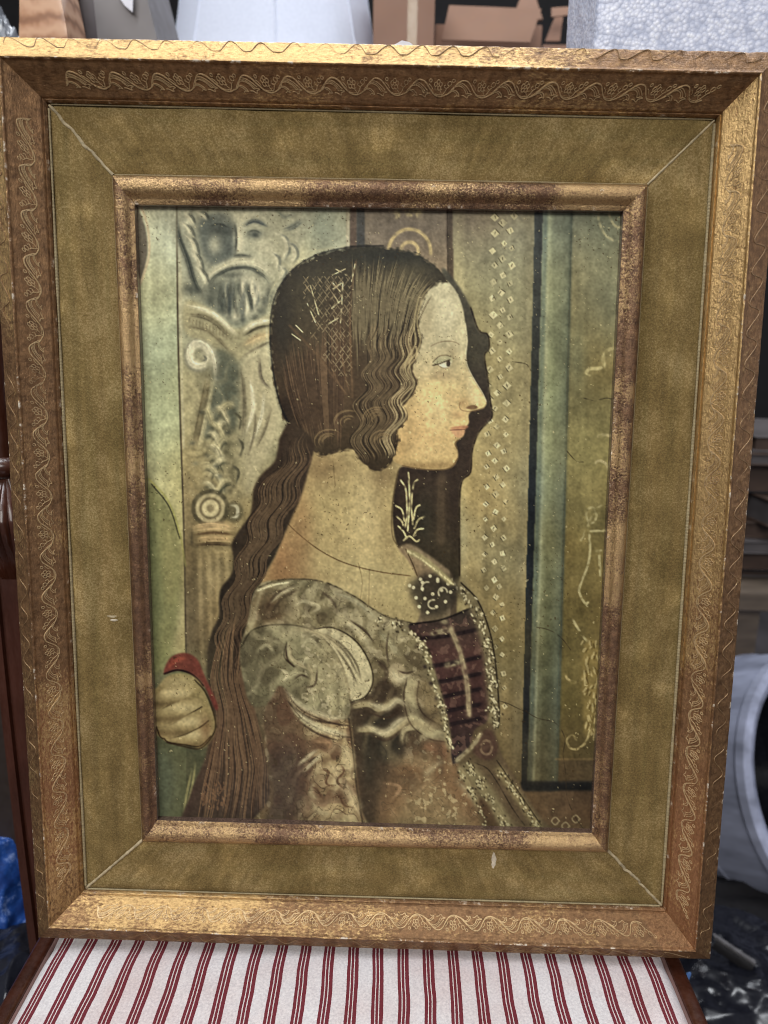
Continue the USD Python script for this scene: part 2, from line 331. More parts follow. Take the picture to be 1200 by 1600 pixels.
def rail_mesh(stops, side, xs, n, amp, chips=0.0, seed=1):
    s, x = np.meshgrid(np.linspace(0, 1, n), xs, indexing='ij')
    P = surf(stops, side, s, x)
    d = (fbm(P * 130 + seed, 4, seed) - 0.5) * amp
    damp = np.minimum(1, np.minimum(s, 1 - s) * 40)
    P[..., 2] += d * (x > -1.05) * damp
    if chips:
        c = np.clip(fbm(P * 220 + 31, 3, seed + 5) - 0.60, 0, 1) * chips
        e = np.exp(-((x) / 0.05) ** 2) + np.exp(-((x + 0.98) / 0.04) ** 2)
        P[..., 2] -= c * e * damp
    return P, s, x

gild_xs = np.unique(np.concatenate([[p[0] for p in outer_stops], np.linspace(-0.98, -0.1, 12), np.linspace(0.07, 0.9, 22), np.linspace(-0.06, 0.06, 9)]))
RAILS = []
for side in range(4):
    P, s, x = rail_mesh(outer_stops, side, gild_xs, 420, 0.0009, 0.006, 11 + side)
    W = wear_sheen_field(P, side, s, x)
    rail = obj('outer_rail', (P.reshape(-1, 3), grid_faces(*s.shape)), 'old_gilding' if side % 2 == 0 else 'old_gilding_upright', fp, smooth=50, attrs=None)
    # smooth splits vertices: recompute the wear and painted sheen at the vertices as written
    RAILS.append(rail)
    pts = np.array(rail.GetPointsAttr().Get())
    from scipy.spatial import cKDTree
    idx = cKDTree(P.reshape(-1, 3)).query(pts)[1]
    UsdGeom.PrimvarsAPI(rail).CreatePrimvar('wear_sheen', Sdf.ValueTypeNames.Color3fArray, 'vertex').Set(Vt.Vec3fArray.FromNumpy(W.reshape(-1, 3)[idx].astype(np.float32)))

def crom(pts, n=8, closed=False):
    p = np.asarray(pts, float)
    if closed:
        q = np.vstack([p[-1], p, p[0], p[1]])
    else:
        q = np.vstack([2 * p[0] - p[1], p, 2 * p[-1] - p[-2]])
    t = np.linspace(0, 1, n, endpoint=False)[:, None]
    out = []
    for i in range(len(q) - 3):
        a, b, c, d = q[i:i + 4]
        out.append(0.5 * (2 * b + (c - a) * t + (2 * a - 5 * b + 4 * c - d) * t ** 2 + (3 * b - a - 3 * c + d) * t ** 3))
    out = np.vstack(out)
    return out if closed else np.vstack([out, p[-1]])

def strip_tube(P, N, rad):
    """A raised bead along points P lying on a face whose normals are N: a low ridge of three faces."""
    P = np.asarray(P); T = np.gradient(P, axis=0); T /= np.linalg.norm(T, axis=1)[:, None] + 1e-12
    B = np.cross(T, N); B /= np.linalg.norm(B, axis=1)[:, None] + 1e-12
    rad = np.broadcast_to(rad, (len(P),))[:, None]
    ring = [P + B * rad - N * rad * .3, P + B * rad * .55 + N * rad * .85, P - B * rad * .55 + N * rad * .85, P - B * rad - N * rad * .3]
    V = np.stack(ring, 1)
    return V.reshape(-1, 3), grid_faces(len(P), 4)[:, [0, 2, 1]]

def join(parts):
    vs, fs, k = [], [], 0
    for v, f in parts:
        vs.append(v); fs.append(f + k); k += len(v)
    return np.vstack(vs), np.vstack(fs)

ring = lambda cx, cy, r, ry=None, n=7: [(cx + r * math.cos(a), cy + (ry or r) * math.sin(a)) for a in np.linspace(0, 2 * math.pi, n)]
UNIT = [(crom([(0, .15), (.1, .33), (.2, .72), (.33, .95), (.47, .85), (.6, .45), (.72, .12), (.86, .02), (1.0, .15)], 6), 1.15),
        (crom([(.04, .24), (.12, .50), (.25, .66), (.38, .52), (.46, .22)], 5), .85),
        (crom([(.46, .22), (.54, .26), (.60, .20)], 4), .8), (crom([(.60, .20), (.52, .13), (.50, -.02), (.42, .10), (.36, .12)], 4), .8),
        (crom([(.03, .18), (.10, .36), (.19, .40), (.27, .25), (.30, .05)], 5), .85), (crom([(.30, .05), (.24, .10), (.19, .02)], 3), .75),
        (crom([(.13, .45), (.22, .78), (.33, .80), (.45, .60), (.55, .34)], 5), .8),
        (crom([(.88, .06), (.94, .26), (.98, .48), (1.03, .60)], 5), .8),
        (crom(ring(1.04, .76, .045, .13), 2), .7), (crom(ring(1.12, .92, .035, .09), 2), .7), (crom([(.98, .48), (.92, .60), (.95, .72)], 4), .7),
        (crom(ring(.60, .92, .030, .09), 2), .7)]
UNIT += [(crom([(.07, .34), (.17, .66), (.29, .74), (.41, .55), (.50, .28)], 5), .6), (crom([(.02, .20), (.08, .30), (.15, .34), (.22, .24), (.26, .10)], 4), .6),
         (crom([(.62, .34), (.70, .20), (.80, .12), (.90, .16)], 4), .6), (crom([(.88, .20), (.84, .36), (.88, .46)], 3), .6), (crom([(.66, .44), (.62, .62), (.56, .74)], 4), .65)]
for k in range(5):
    a = 2 * math.pi * k / 5 + .3
    UNIT.append((crom(ring(.78 + .058 * math.cos(a), .66 + .19 * math.sin(a), .036, .12), 2), .75))

def face_curve(side, s, x, stops=outer_stops):
    P = surf(stops, side, s, x); e = 1e-3
    du = surf(stops, side, np.clip(s + e, 0, 1.2), x) - surf(stops, side, s - e, x)
    dx = surf(stops, side, s, x + e) - surf(stops, side, s, x - e)
    N = np.cross(dx, du); N /= np.linalg.norm(N, axis=1)[:, None]
    N *= np.sign(N[:, 2:3])
    d = (fbm(P * 130 + 11 + side, 4, 11 + side) - 0.5) * 0.0009
    P[:, 2] += d
    return P + N * 0.00012, N

COUNT = {0: 15, 1: 19, 2: 15, 3: 19}
for side in range(4):
    parts, ws = [], []
    n = COUNT[side]
    s0, s1 = (0.055, 0.955) if side % 2 == 0 else (0.045, 0.965)
    for k in range(n):
        jit = RNG.normal(0, .012, 2)
        faint = 0.55 + 0.9 * noise(np.array([[k * .7 + side * 9.3, 1.5, 2.5]]), 4)[0]
        for line, rw in UNIT:
            a = line[:, 0]; b = line[:, 1]
            if side in (0, 3):                       # the stamp runs left to right along the top, downwards at the left
                pass
            uu = (k + a) / n
            if side == 3: uu = 1 - uu
            if side == 2: uu = 1 - uu
            s = s0 + (s1 - s0) * uu
            x = 0.675 - 0.40 * (b + jit[1])
            if s.max() > .985 or s.min() < .015: continue
            P, N = face_curve(side, s, x)
            worn = np.clip(0.35 + 1.1 * fbm(P * 70 + 3, 3, 8), .25, 1.1)
            v, f = strip_tube(P, N, 0.00040 * rw * worn * min(faint, 1.1))
            parts.append((v, f))
    v, f = join(parts)
    W = wear_sheen_field(v, side, np.full(len(v), .5), np.full(len(v), .5)); W[:, 2] = 0; W[:, 0] = np.clip(.25 + .8 * fbm(v * 40, 3, 2), 0, 1); W[:, 1] *= 0
    obj('scroll_ornament', (v, f), 'raised_gilding', RAILS[side], attrs={'wear_sheen': W}, kind='stuff')
    # the single wavy line scratched along the outer lip
    nw = {0: 25, 1: 31, 2: 25, 3: 31}[side]
    parts = []
    t = np.linspace(0.02, 0.98, nw * 14)
    wob = np.interp(t, np.linspace(0, 1, 40), RNG.normal(0, .05, 40))
    x = -0.52 + 0.27 * np.sin(2 * math.pi * nw * t + wob * 3) + wob * .6
    if side == 0: x = np.minimum(x - 0.18, -0.5) 
    P, N = face_curve(side, t, x)
    keep = np.ones(len(t), bool); fade = np.clip((fbm(P * 45 + 77, 3, 3) - .30) / .2, .12, 1)
    run = []
    for i in range(len(t)):
        if keep[i]: run.append(i)
        if (not keep[i] or i == len(t) - 1) and len(run) > 5:
            parts.append(strip_tube(P[run], N[run], 0.00030 * fade[run])); run = []
        elif not keep[i]:
            run = []
    v, f = join(parts)
    W = np.zeros((len(v), 3)); W[:, 0] = .1
    obj('wavy_line', (v, f), 'raised_gilding', RAILS[side], attrs={'wear_sheen': W}, kind='stuff')

# velvet liner: four mitred panels, slightly padded
vel_stops = [(0.0, mixq('V', 'M', -0.03), -0.0012), (0.05, mixq('V', 'M', 0.02), 0.0010), (0.12, mixq('V', 'M', 0.10), 0.0018), (0.85, mixq('V', 'M', .88), 0.0016), (0.96, mixq('V', 'M', .97), 0.0010), (1.0, mixq('V', 'M', 1.03), 0.0)]
PANELS = []
for side in range(4):
    s, x = np.meshgrid(np.linspace(0, 1, 300), np.linspace(0, 1, 44), indexing='ij')
    P = surf(vel_stops, side, s, x)
    dm = np.minimum(s, 1 - s) * 40
    P[..., 2] += (fbm(P * 26 + side, 4, side) - .5) * .0016 * np.clip(dm, 0, 1) - .0007 * np.exp(-(np.minimum(s, 1 - s) * (0.9 if side % 2 else .7) / .004) ** 2)
    # nap brushed in long streaks along the panel
    L = np.stack([s * 3.0 + side * 7, x * 9.0, x * 0], -1)
    nap = 0.76 + 0.44 * fbm(L + .3, 4, 20 + side)
    fine = 0.78 + 0.44 * fbm(np.stack([s * (110 if side % 2 == 0 else 14), x * (3 if side % 2 == 0 else 11), x * 0], -1), 2, 30 + side)
    rub = 1 + 0.55 * np.clip(fbm(P * 48 + 5, 4, 40 + side) - .62, 0, 1) * 4
    nap = nap * fine * rub
    tint = np.stack([nap, nap, nap], -1) * np.array([1.0, .985, .94])
    greenish = np.clip(fbm(L * [2, 1.4, 1] + 50, 3, 50 + side) - .45, 0, 1)[..., None] * 1.1
    tint = tint * (1 - greenish) + tint * np.array([.90, .98, .94]) * greenish
    PANELS.append(obj('velvet_panel', (P.reshape(-1, 3), grid_faces(*s.shape)), 'olive_velvet', fp, smooth=True, attrs={'nap': tint.reshape(-1, 3)}))

# mitre seams of the velvet, worn pale
for c in range(4):
    t = np.linspace(0.02, .99, 70)
    P = np.concatenate([Q['V'][c] * (1 - t[:, None]) + Q['M'][c] * t[:, None], np.full((70, 1), .0012)], 1)
    P[:, :2] += (fbm(P * 180 + c * 5, 3, c)[:, None] - .5) * .0035 * np.sin(math.pi * t)[:, None]
    r = 0.0011 * (0.3 + 1.3 * fbm(P * 320 + 7, 3, c + 3))
    if c == 1: r = r * .7
    obj('mitre_seam', strip_tube(P, np.tile([0, 0, 1.], (70, 1)), r), 'worn_seam', PANELS[c], smooth=True)

# twisted cord along the outer edge of the velvet, thin piping round the moulding
for side in range(4):
    n = 900
    t = np.linspace(.004, .996, n)
    off, rr, w0 = (0.022, .00095, .0022) if side % 2 else (0.012, .0006, .0018)
    qa = mixq('V', 'M', off)
    P = np.concatenate([qa[side] * (1 - t[:, None]) + qa[(side + 1) % 4] * t[:, None], np.full((n, 1), w0)], 1)
    rad = rr * (.75 + .35 * np.abs(np.sin(t * math.pi * 260))) * np.clip(.4 + 1.1 * fbm(P * 30 + side, 3, 6), .3, 1.1)
    obj('edge_cord', strip_tube(P, np.tile([0, 0, 1.], (n, 1)), rad), 'trim_thread', PANELS[side], smooth=True)
    qm = mixq('V', 'M', .985)
    P = np.concatenate([qm[side] * (1 - t[:, None]) + qm[(side + 1) % 4] * t[:, None], np.full((n, 1), .0016)], 1)
    rad = .00042 * (.6 + .6 * np.abs(np.sin(t * math.pi * 300))) * np.clip(.2 + 1.2 * fbm(P * 40 + side, 3, 9), .25, 1.1)
    obj('edge_cord', strip_tube(P, np.tile([0, 0, 1.], (n, 1)), rad), 'trim_thread', PANELS[side], smooth=True)

# inner half-round moulding
ang = np.linspace(0, math.pi, 13)
mo_stops = [(-.1, mixq('M', 'P', -.01), -.001)]
for a in ang:
    t = (1 - math.cos(a)) / 2
    mo_stops.append((t, mixq('M', 'P', t * .80), .0012 + .0078 * math.sin(a) ** .8))
mo_stops = mo_stops[:-2] + [(.97, mixq('M', 'P', .82), .0050), (1.0, mixq('M', 'P', .84), .0048), (1.04, mixq('M', 'P', .99), .0042), (1.08, mixq('M', 'P', 1.0), .0036)]
se_stops = [(0.0, mixq('M', 'P', .995), .0037), (.25, mixq('M', 'P', 1.012), .0036), (.4, mixq('M', 'P', 1.02), .0030), (1.0, mixq('M', 'P', 1.03), -.0022)]
mo_xs = np.array([p[0] for p in mo_stops])
for side in range(4):
    P, s, x = rail_mesh(mo_stops, side, mo_xs, 420, 0.0006, 0, 60 + side)
    big = fbm(P * 30 + side * 3, 4, 70)
    leaf = np.clip((0.62 if side == 2 else 0.60 if side == 0 else 0.44 + (.35 if side == 3 else 0) * np.clip((s - .72) / .08, 0, 1)) + (big - .5) * 1.2, 0, 1)
    W = np.stack([leaf, leaf * 0, (.55 * np.exp(-((x - 1.06) / .03) ** 2) + .25 * np.exp(-((x - .02) / .05) ** 2)) * (fbm(P * 90, 3, 71) > .5)], -1)
    m = obj('inner_moulding', (P.reshape(-1, 3), grid_faces(*s.shape)), 'moulding_gilding', fp, smooth=True, attrs={'wear_sheen': W.reshape(-1, 3)})
    s2, x2 = np.meshgrid(np.linspace(0, 1, 200), np.linspace(0, 1, 9), indexing='ij')
    obj('sight_edge', (surf(se_stops, side, s2, x2).reshape(-1, 3), grid_faces(*s2.shape)), 'dark_lacquer', m, smooth=40)
    if side == 0:
        for u, v in ((.0335, .2215), (.1385, .2205)):
            tor = trimesh.creation.torus(.0011, .00035, major_sections=14, minor_sections=6); tor.apply_translation((u, v, .0086))
            obj('nail_head', tor, 'bare_canvas', m)
obj('back_board', box(-.222, .222, -.280, .280, -.016, -.006), 'frame_back', fp)

# tear and loose thread in the velvet, chip of bare canvas
def patch(c, ru, rv, h, seed, n=18, rings=5):
    a = np.linspace(0, 2 * math.pi, n, endpoint=False); V = [(c[0], c[1], h)]
    rad = 1 + .35 * (noise(np.stack([np.cos(a) * 2, np.sin(a) * 2, a * 0 + seed], -1), seed) - .5) * 2
    for k in range(1, rings + 1):
        t = k / rings
        for ai, rr in zip(a, rad):
            V.append((c[0] + ru * t * rr * math.cos(ai), c[1] + rv * t * rr * math.sin(ai), h * (1 - t ** 3)))
    F = [(0, 1 + i, 1 + (i + 1) % n) for i in range(n)]
    for k in range(rings - 1):
        for i in range(n):
            a0, a1 = 1 + k * n + i, 1 + k * n + (i + 1) % n
            F += [(a0, a0 + n, a1 + n), (a0, a1 + n, a1)]
    v = np.array(V); v[:, 2] += .0016
    return v, np.array(F)
obj('torn_spot', patch((.0885, -.2385), .0022, .0062, .0005, 3), 'bare_canvas', PANELS[2], smooth=True, label='pale oval tear in the lower velvet')
obj('torn_spot', patch((-.1815, -.0610), .0042, .0012, .0007, 5), 'worn_seam', PANELS[3], smooth=True, label='small nick in the left velvet')
obj('torn_spot', patch((-.1800, -.0636), .0036, .0012, .0005, 8), 'bare_canvas', PANELS[3], smooth=True, label='pale nick in the left velvet')

PRINT_TONE = 1.16
# ------------------------------------------------------------------ the print: colours of one sheet, drawn in sheet units (x right, y down)
SX0, SX1, SY0, SY1, ST = 203.0, 984.0, 306.0, 1318.0, 1.25
gx = np.arange(SX0, SX1, ST); gy = np.arange(SY0, SY1, ST)
GX, GY = np.meshgrid(gx, gy)
HH, WW = GX.shape
PR = np.random.default_rng(21)
C = np.zeros((HH, WW, 3))

def nz(sig, seed, norm=1.0):
    """Smooth random field, zero mean, unit spread; sig = (down, across) in sheet units."""
    r = np.random.default_rng(seed)
    sy, sx = (sig, sig) if np.isscalar(sig) else sig
    ky, kx = max(1, int(sy / ST / 2.5)), max(1, int(sx / ST / 2.5))
    f = r.normal(size=(HH // ky + 3, WW // kx + 3))
    f = gaussian_filter(f, (sy / ST / ky, sx / ST / kx), mode='wrap')
    from scipy.ndimage import zoom as zz
    if ky > 1 or kx > 1:
        f = zz(f, (ky, kx), order=1)
    f = f[:HH, :WW]
    return norm * (f - f.mean()) / (f.std() + 1e-9)

def mask(pts, feather=0.8, smooth=True, n=8):
    p = crom(pts, n, True) if smooth else np.asarray(pts, float)
    q = np.roll(p, -1, 0)
    m = np.zeros((HH, WW)); SS = 3
    lo = max(0, int((p[:, 1].min() - SY0) / ST) - 1); hi = min(HH, int((p[:, 1].max() - SY0) / ST) + 2)
    for r in range(lo, hi):
        for k in range(SS):
            y = SY0 + (r + (k + .5) / SS - .5) * ST
            on = (p[:, 1] <= y) != (q[:, 1] <= y)
            if not on.any(): continue
            a, b = p[on], q[on]
            xs = np.sort(a[:, 0] + (y - a[:, 1]) / (b[:, 1] - a[:, 1]) * (b[:, 0] - a[:, 0]))
            for x0, x1 in zip(xs[::2], xs[1::2]):
                f0, f1 = (x0 - SX0) / ST + .5, (x1 - SX0) / ST + .5
                f0, f1 = max(f0, 0), min(f1, WW)
                if f1 <= f0: continue
                i0, i1 = int(f0), min(int(f1), WW - 1)
                if i0 == i1: m[r, i0] += (f1 - f0) / SS
                else:
                    m[r, i0] += (i0 + 1 - f0) / SS; m[r, i1] += (f1 - i1) / SS; m[r, i0 + 1:i1] += 1 / SS
    m = np.clip(m, 0, 1)
    return gaussian_filter(m, feather / ST) if feather > .3 else m

def lay(m, col, a=1.0):
    global C
    m = np.clip(m * a, 0, 1)[..., None]
    C = C * (1 - m) + np.asarray(col, float) * m

def grad_col(stops, axis):
    ks = [s[0] for s in stops]; cs = np.array([s[1] for s in stops], float)
    return np.stack([np.interp(axis, ks, cs[:, c]) for c in range(3)], -1)

def strokes(lines, width, col, a=1.0, taper=False, grain=0.0):
    """Lays thin brush lines: each a list of points, smoothed; grain breaks them up."""
    acc = np.zeros((HH, WW))
    for l in lines:
        p = crom(l, 10) if len(l) > 2 else np.asarray(l, float)
        d = np.r_[0, np.cumsum(np.hypot(*np.diff(p, axis=0).T))]
        if d[-1] < .5: continue
        t = np.arange(0, d[-1], .5)
        x = (np.interp(t, d, p[:, 0]) - SX0) / ST; y = (np.interp(t, d, p[:, 1]) - SY0) / ST
        w = np.ones(len(t)) * .5 / ST
        if taper: w = w * np.clip(np.minimum(t, d[-1] - t) / (d[-1] * .3 + .1), .15, 1)
        ok = (x > 0) & (x < WW - 2) & (y > 0) & (y < HH - 2); x, y, w = x[ok], y[ok], w[ok]
        i, j = x.astype(int), y.astype(int); fx, fy = x - i, y - j
        for dx, dy, k in ((0, 0, (1 - fx) * (1 - fy)), (1, 0, fx * (1 - fy)), (0, 1, (1 - fx) * fy), (1, 1, fx * fy)):
            np.add.at(acc, (j + dy, i + dx), w * k)
    sg = max(width / ST / 2.6, .25)
    acc = gaussian_filter(acc, sg) * sg * 2.5066
    m = np.clip(acc * 1.5, 0, 1)
    if grain: m = m * np.clip(1 + grain * nz(2.2, len(lines) + int(width * 100)), 0, 1.2)
    lay(m, col, a)

def blob(cx, cy, rx, ry, col, a, rot=0.0):
    c, s = math.cos(rot), math.sin(rot)
    u = (GX - cx) * c + (GY - cy) * s; v = -(GX - cx) * s + (GY - cy) * c
    lay(np.exp(-(u / rx) ** 2 - (v / ry) ** 2), col, a)

vs = nz((60, 2.5), 1); vs2 = nz((25, 6), 2); big = nz(45, 3); med = nz(14, 4); fin = nz(3.5, 5); gr = nz(1.3, 6)

# --- ground of painted panels
edges = np.stack([np.interp(GY, [310, 700, 1240, 1320], [v0, v1, v2, v2]) for v0, v1, v2 in
                  ((552, 552, 552), (569, 569, 569), (699, 704, 708), (707, 712, 716), (836, 827, 814), (849, 839, 823), (892, 883, 868), (898, 889, 873))], 0)
wall_l = grad_col([(310, (176, 170, 130)), (480, (160, 162, 120)), (640, (152, 154, 110)), (800, (156, 148, 96)), (1000, (152, 138, 88)), (1300, (104, 106, 74))], GY)
C[:] = wall_l
pil = grad_col([(310, (164, 160, 124)), (520, (156, 150, 110)), (700, (150, 138, 94)), (860, (132, 116, 76)), (1000, (112, 98, 68)), (1300, (80, 72, 54))], GY)
lay((GX > np.interp(GY, [310, 700, 1050], [275, 283, 291])) * 1.0, pil)
tan = grad_col([(310, (120, 112, 86)), (450, (128, 122, 86)), (640, (150, 136, 88)), (800, (146, 128, 80)), (1000, (124, 108, 66)), (1180, (108, 92, 58)), (1300, (92, 76, 52))], GY)
lay((GX > 541) * 1.0, grad_col([(310, (126, 112, 90)), (600, (120, 104, 76))], GY))
lay((GX > edges[2]) * 1.0, tan)
lay(gaussian_filter(((GX > 541) & (GX < 546)) * 1.0, .6), (190, 176, 134), .9)
lay(gaussian_filter(((GX > 547) & (GX < 557)) * 1.0, .8), (96, 74, 58), .85)
lay(gaussian_filter(((GX > 557) & (GX < 570)) * 1.0, .9), (66, 66, 62), .9)
lay(gaussian_filter(((GX > edges[2] - 2) & (GX < edges[3])) * 1.0, 1.0), (74, 62, 48), .85)
lay(gaussian_filter(((GX > edges[3]) & (GX < edges[3] + 22)) * np.exp(-((GX - edges[3] - 9) / 8) ** 2), 1), (158, 148, 104), .35)
green = grad_col([(310, (118, 120, 92)), (600, (124, 130, 90)), (800, (118, 116, 76)), (1000, (92, 94, 62)), (1230, (84, 78, 52))], GY)
lay((GX > edges[4]) * 1.0, green)
lay((GX > edges[6]) * 1.0, grad_col([(310, (118, 118, 90)), (480, (128, 120, 80)), (700, (126, 114, 66)), (900, (112, 98, 54)), (1100, (102, 88, 46)), (1230, (88, 72, 44))], GY))
w6 = np.exp(-((GX - edges[6]) / 15.0) ** 2) * (GX < edges[6] + 3)
lay(w6, (88, 92, 72), .5)
lay(np.exp(-((GX - edges[6] - 2) / 3.0) ** 2), (64, 72, 58), .5)
lay(np.exp(-((GX - edges[5] - 10) / 3.0) ** 2), (150, 150, 108), .6)
lay(np.exp(-((GX - edges[5] - 4) / 5.0) ** 2), (84, 96, 84), .5)
lay(np.exp(-((GX - edges[4] - 26) / 4.0) ** 2), (142, 144, 104), .22)
lay(gaussian_filter(((GX > edges[4]) & (GX < edges[5])) * 1.0, .8), grad_col([(310, (66, 68, 60)), (560, (56, 58, 52)), (900, (48, 50, 46)), (1230, (44, 44, 40))], GY), .96)
lay(np.exp(-((GX - edges[4] + 7) / 9.0) ** 2) * (GX < edges[4]), (106, 98, 70), .35)
# foot of the dark panel
bot = grad_col([(800, (100, 82, 56)), (980, (84, 64, 46))], GX)
lay(gaussian_filter(((GY > 1236 - (GX - 815) * .02) & (GX > 812)) * 1.0, 1), bot)
lay(gaussian_filter(((np.abs(GY - 1229 + (GX - 815) * .02) < 8) & (GX > 814)) * 1.0, 1.5), (38, 38, 36), .92)
lay(gaussian_filter(((GY > 1186) & (GY < 1221) & (GX > edges[6] + 4)) * 1.0, 2), (82, 66, 46), .6)
strokes([[(868, 1186), (980, 1186)]], 3, (122, 98, 58), .5)

C *= (1 + .035 * big + .012 * vs + .016 * vs2 + .034 * med + .02 * nz(6, 71))[..., None]
hue = nz(32, 72)[..., None]; C *= 1 + hue * np.array([.018, 0, -.03])

# stains of the ground
for (cx, cy, rx, ry, col, a) in ((940, 360, 40, 60, (112, 118, 92), .5), (925, 700, 60, 60, (140, 128, 72), .5), (760, 700, 40, 90, (168, 146, 92), .45), (800, 520, 40, 120, (150, 142, 100), .3), (740, 340, 40, 40, (122, 104, 88), .4),
                                 (620, 350, 60, 40, (112, 100, 84), .5), (800, 1010, 50, 60, (112, 98, 56), .4), (900, 560, 16, 60, (108, 116, 86), .4), (935, 1050, 30, 120, (114, 96, 56), .4), (820, 1180, 60, 60, (84, 76, 52), .4),
                                 (240, 640, 40, 70, (146, 154, 108), .4), (245, 560, 30, 60, (138, 148, 112), .3), (500, 340, 40, 60, (126, 138, 116), .6), (400, 600, 60, 60, (168, 156, 112), .4), (350, 700, 40, 60, (150, 140, 92), .4)):
    blob(cx, cy, rx, ry, col, a)

# --- rows of stamped lozenges
cx0 = lambda y: np.interp(y, [330, 560, 660, 870, 1100, 1150], [787, 781, 777, 771, 778, 776])
loz, lozd = [], []
y = 337; k = 0
while y < 1125:
    for dx in ((0,) if k % 2 else (-14, 14)):
        if 930 < y < 1125 and dx < 0: continue
        x = cx0(y) + dx * (1 if y < 900 else .8) + PR.normal(0, 1.6); yy = y + PR.normal(0, 1.8); r = PR.uniform(5.2, 7.4) * (1 if y < 660 else .84)
        loz.append((x, yy, r))
    y += 13.2; k += 1
for x, y, r in loz:
    th = PR.normal(.1, .18)
    P4 = [(x + r * math.cos(th + q * math.pi / 2) * PR.uniform(.85, 1.1), y + r * math.sin(th + q * math.pi / 2) * PR.uniform(.85, 1.1)) for q in range(4)]
    i0, i1 = int((x - 14 - SX0) / ST), int((x + 14 - SX0) / ST)
    lay(mask(P4, .5, False), (194, 182, 130), PR.uniform(.35, .9))
    lozd.append([(x + PR.normal(0, 1.2), y - r * .35), (x + PR.normal(0, 1.5), y + r * .3)])
    lozd.append([P4[1], P4[2]] if PR.random() < .5 else [P4[3], P4[0]])
strokes(lozd, 1.3, (74, 66, 44), .5, grain=.5)
for q in range(3):
    x, y = ((868, 1283), (884, 1291), (900, 1280))[q]
    strokes([ring(x, y, 6, 6, 5) + [ring(x, y, 6, 6, 5)[0]]], 1.8, (140, 122, 84), .7)

# --- gilt scrolls on the ground
cream = (186, 172, 116)
strokes([ring(640, 394, 33, 36, 25)[12:25] + [(673, 398)], ring(640, 394, 14, 16, 15)], 4.6, (172, 150, 100), .85, grain=.25)
strokes([[(616, 330), (622, 335), (620, 341)], [(658, 331), (652, 334), (655, 340)], [(634, 327), (640, 338), (646, 328)]], 6, (168, 150, 104), .7, grain=.4)
strokes([[(936, 326), (936, 345), (945, 366), (960, 376), (975, 378)], [(952, 335), (960, 352), (972, 356)]], 3.2, (156, 150, 108), .7, grain=.5)
strokes([[(962, 544), (948, 548), (942, 562), (944, 571), (934, 576), (922, 576), (916, 582), (922, 586)]], 4.6, (170, 156, 100), .75, grain=.5)
strokes([[(930, 724), (938, 720), (948, 726), (952, 738)], [(934, 682), (944, 679), (954, 682)]], 4.0, (164, 150, 98), .75, grain=.4)
strokes([ring(924, 805, 8, 12, 9), [(940, 790), (928, 800), (920, 820), (907, 845)], [(922, 830), (946, 829)], [(921, 835), (922, 860), (918, 885), (908, 910), (905, 925), (912, 940), (918, 948)],
         [(936, 862), (938, 900)], [(940, 860), (930, 861)], [(895, 968), (906, 987), (918, 1003)], [(914, 944), (920, 941)]], 3.2, (168, 156, 104), .6, grain=.6)
lay(mask([(912, 1010), (930, 1000), (938, 1040), (934, 1090), (926, 1140), (915, 1150), (910, 1100), (908, 1050)], 3), (142, 120, 62), .5)
ln = []
for k in range(60):
    y = PR.uniform(1000, 1150); x = PR.uniform(911, 934)
    ln.append([(x, y), (x + PR.uniform(-5, 5), y + PR.uniform(4, 12))])
strokes(ln, 2.2, (172, 154, 98), .55); strokes([[(a + 3, b + 1) for a, b in l] for l in ln[:40]], 1.8, (84, 66, 28), .5)
strokes([[(912, 1060), (900, 1066), (888, 1062), (884, 1056)], [(922, 1140), (916, 1158), (902, 1170), (890, 1168), (886, 1156), (894, 1149), (901, 1156)]], 3.0, (160, 142, 88), .6, grain=.5)
# cracks
strokes([[(838, 980), (850, 982), (866, 988), (880, 1000), (892, 1016)], [(760, 1090), (790, 1098), (812, 1108), (822, 1112), (840, 1122), (868, 1130), (882, 1152), (880, 1180), (884, 1210), (886, 1245), (898, 1275), (912, 1296)],
         [(800, 565), (820, 568), (826, 573), (830, 580)], [(912, 622), (930, 626), (948, 622), (962, 626)], [(700, 430), (699, 330)], [(886, 705), (900, 720), (912, 722)]], 1.1, (60, 50, 34), .5, grain=.5)

# --- carved pilaster at the left
strokes([[(276, 312), (278, 520), (283, 700), (288, 860), (291, 1040)]], 2.4, (84, 74, 52), .8)
strokes([[(281, 312), (283, 520), (287, 700)]], 3, (176, 166, 124), .45)
lay(mask([(206, 312), (218, 330), (230, 372), (228, 410), (216, 450), (206, 470)], 1.2), (104, 94, 76), .85)
strokes([[(218, 316), (230, 352), (233, 395), (224, 430), (214, 455)]], 3.2, (178, 160, 120), .8)
lay(mask([(206, 745), (232, 752), (262, 785), (280, 840), (282, 930), (270, 1010), (250, 1050), (206, 1060)], 5), (112, 112, 66), .8)
for pts, col, a in (([(206, 760), (226, 775), (246, 850), (252, 950), (240, 1050), (206, 1060)], (86, 94, 60), .55), ([(262, 800), (276, 850), (276, 930), (264, 940), (256, 860)], (140, 132, 80), .55), ([(214, 800), (226, 860), (228, 990), (216, 1010), (210, 900)], (66, 74, 50), .5)):
    lay(mask(pts, 6), col, a)
strokes([[(232, 748), (262, 782), (280, 830), (290, 885)]], 2.6, (146, 140, 72), .6); strokes([[(236, 756), (264, 792), (281, 842)]], 1.8, (56, 54, 34), .6)
lay(mask([(236, 1060), (300, 1040), (340, 1120), (320, 1200), (300, 1310), (206, 1320), (206, 1060)], 8), (78, 80, 54), .8)
lay(mask([(206, 1170), (262, 1180), (270, 1240), (240, 1320), (206, 1320)], 8), (84, 92, 70), .7)
strokes([[(300, 1200), (292, 1240), (286, 1275)], [(306, 1190), (300, 1230), (290, 1268)]], 3, (150, 140, 84), .55, True)


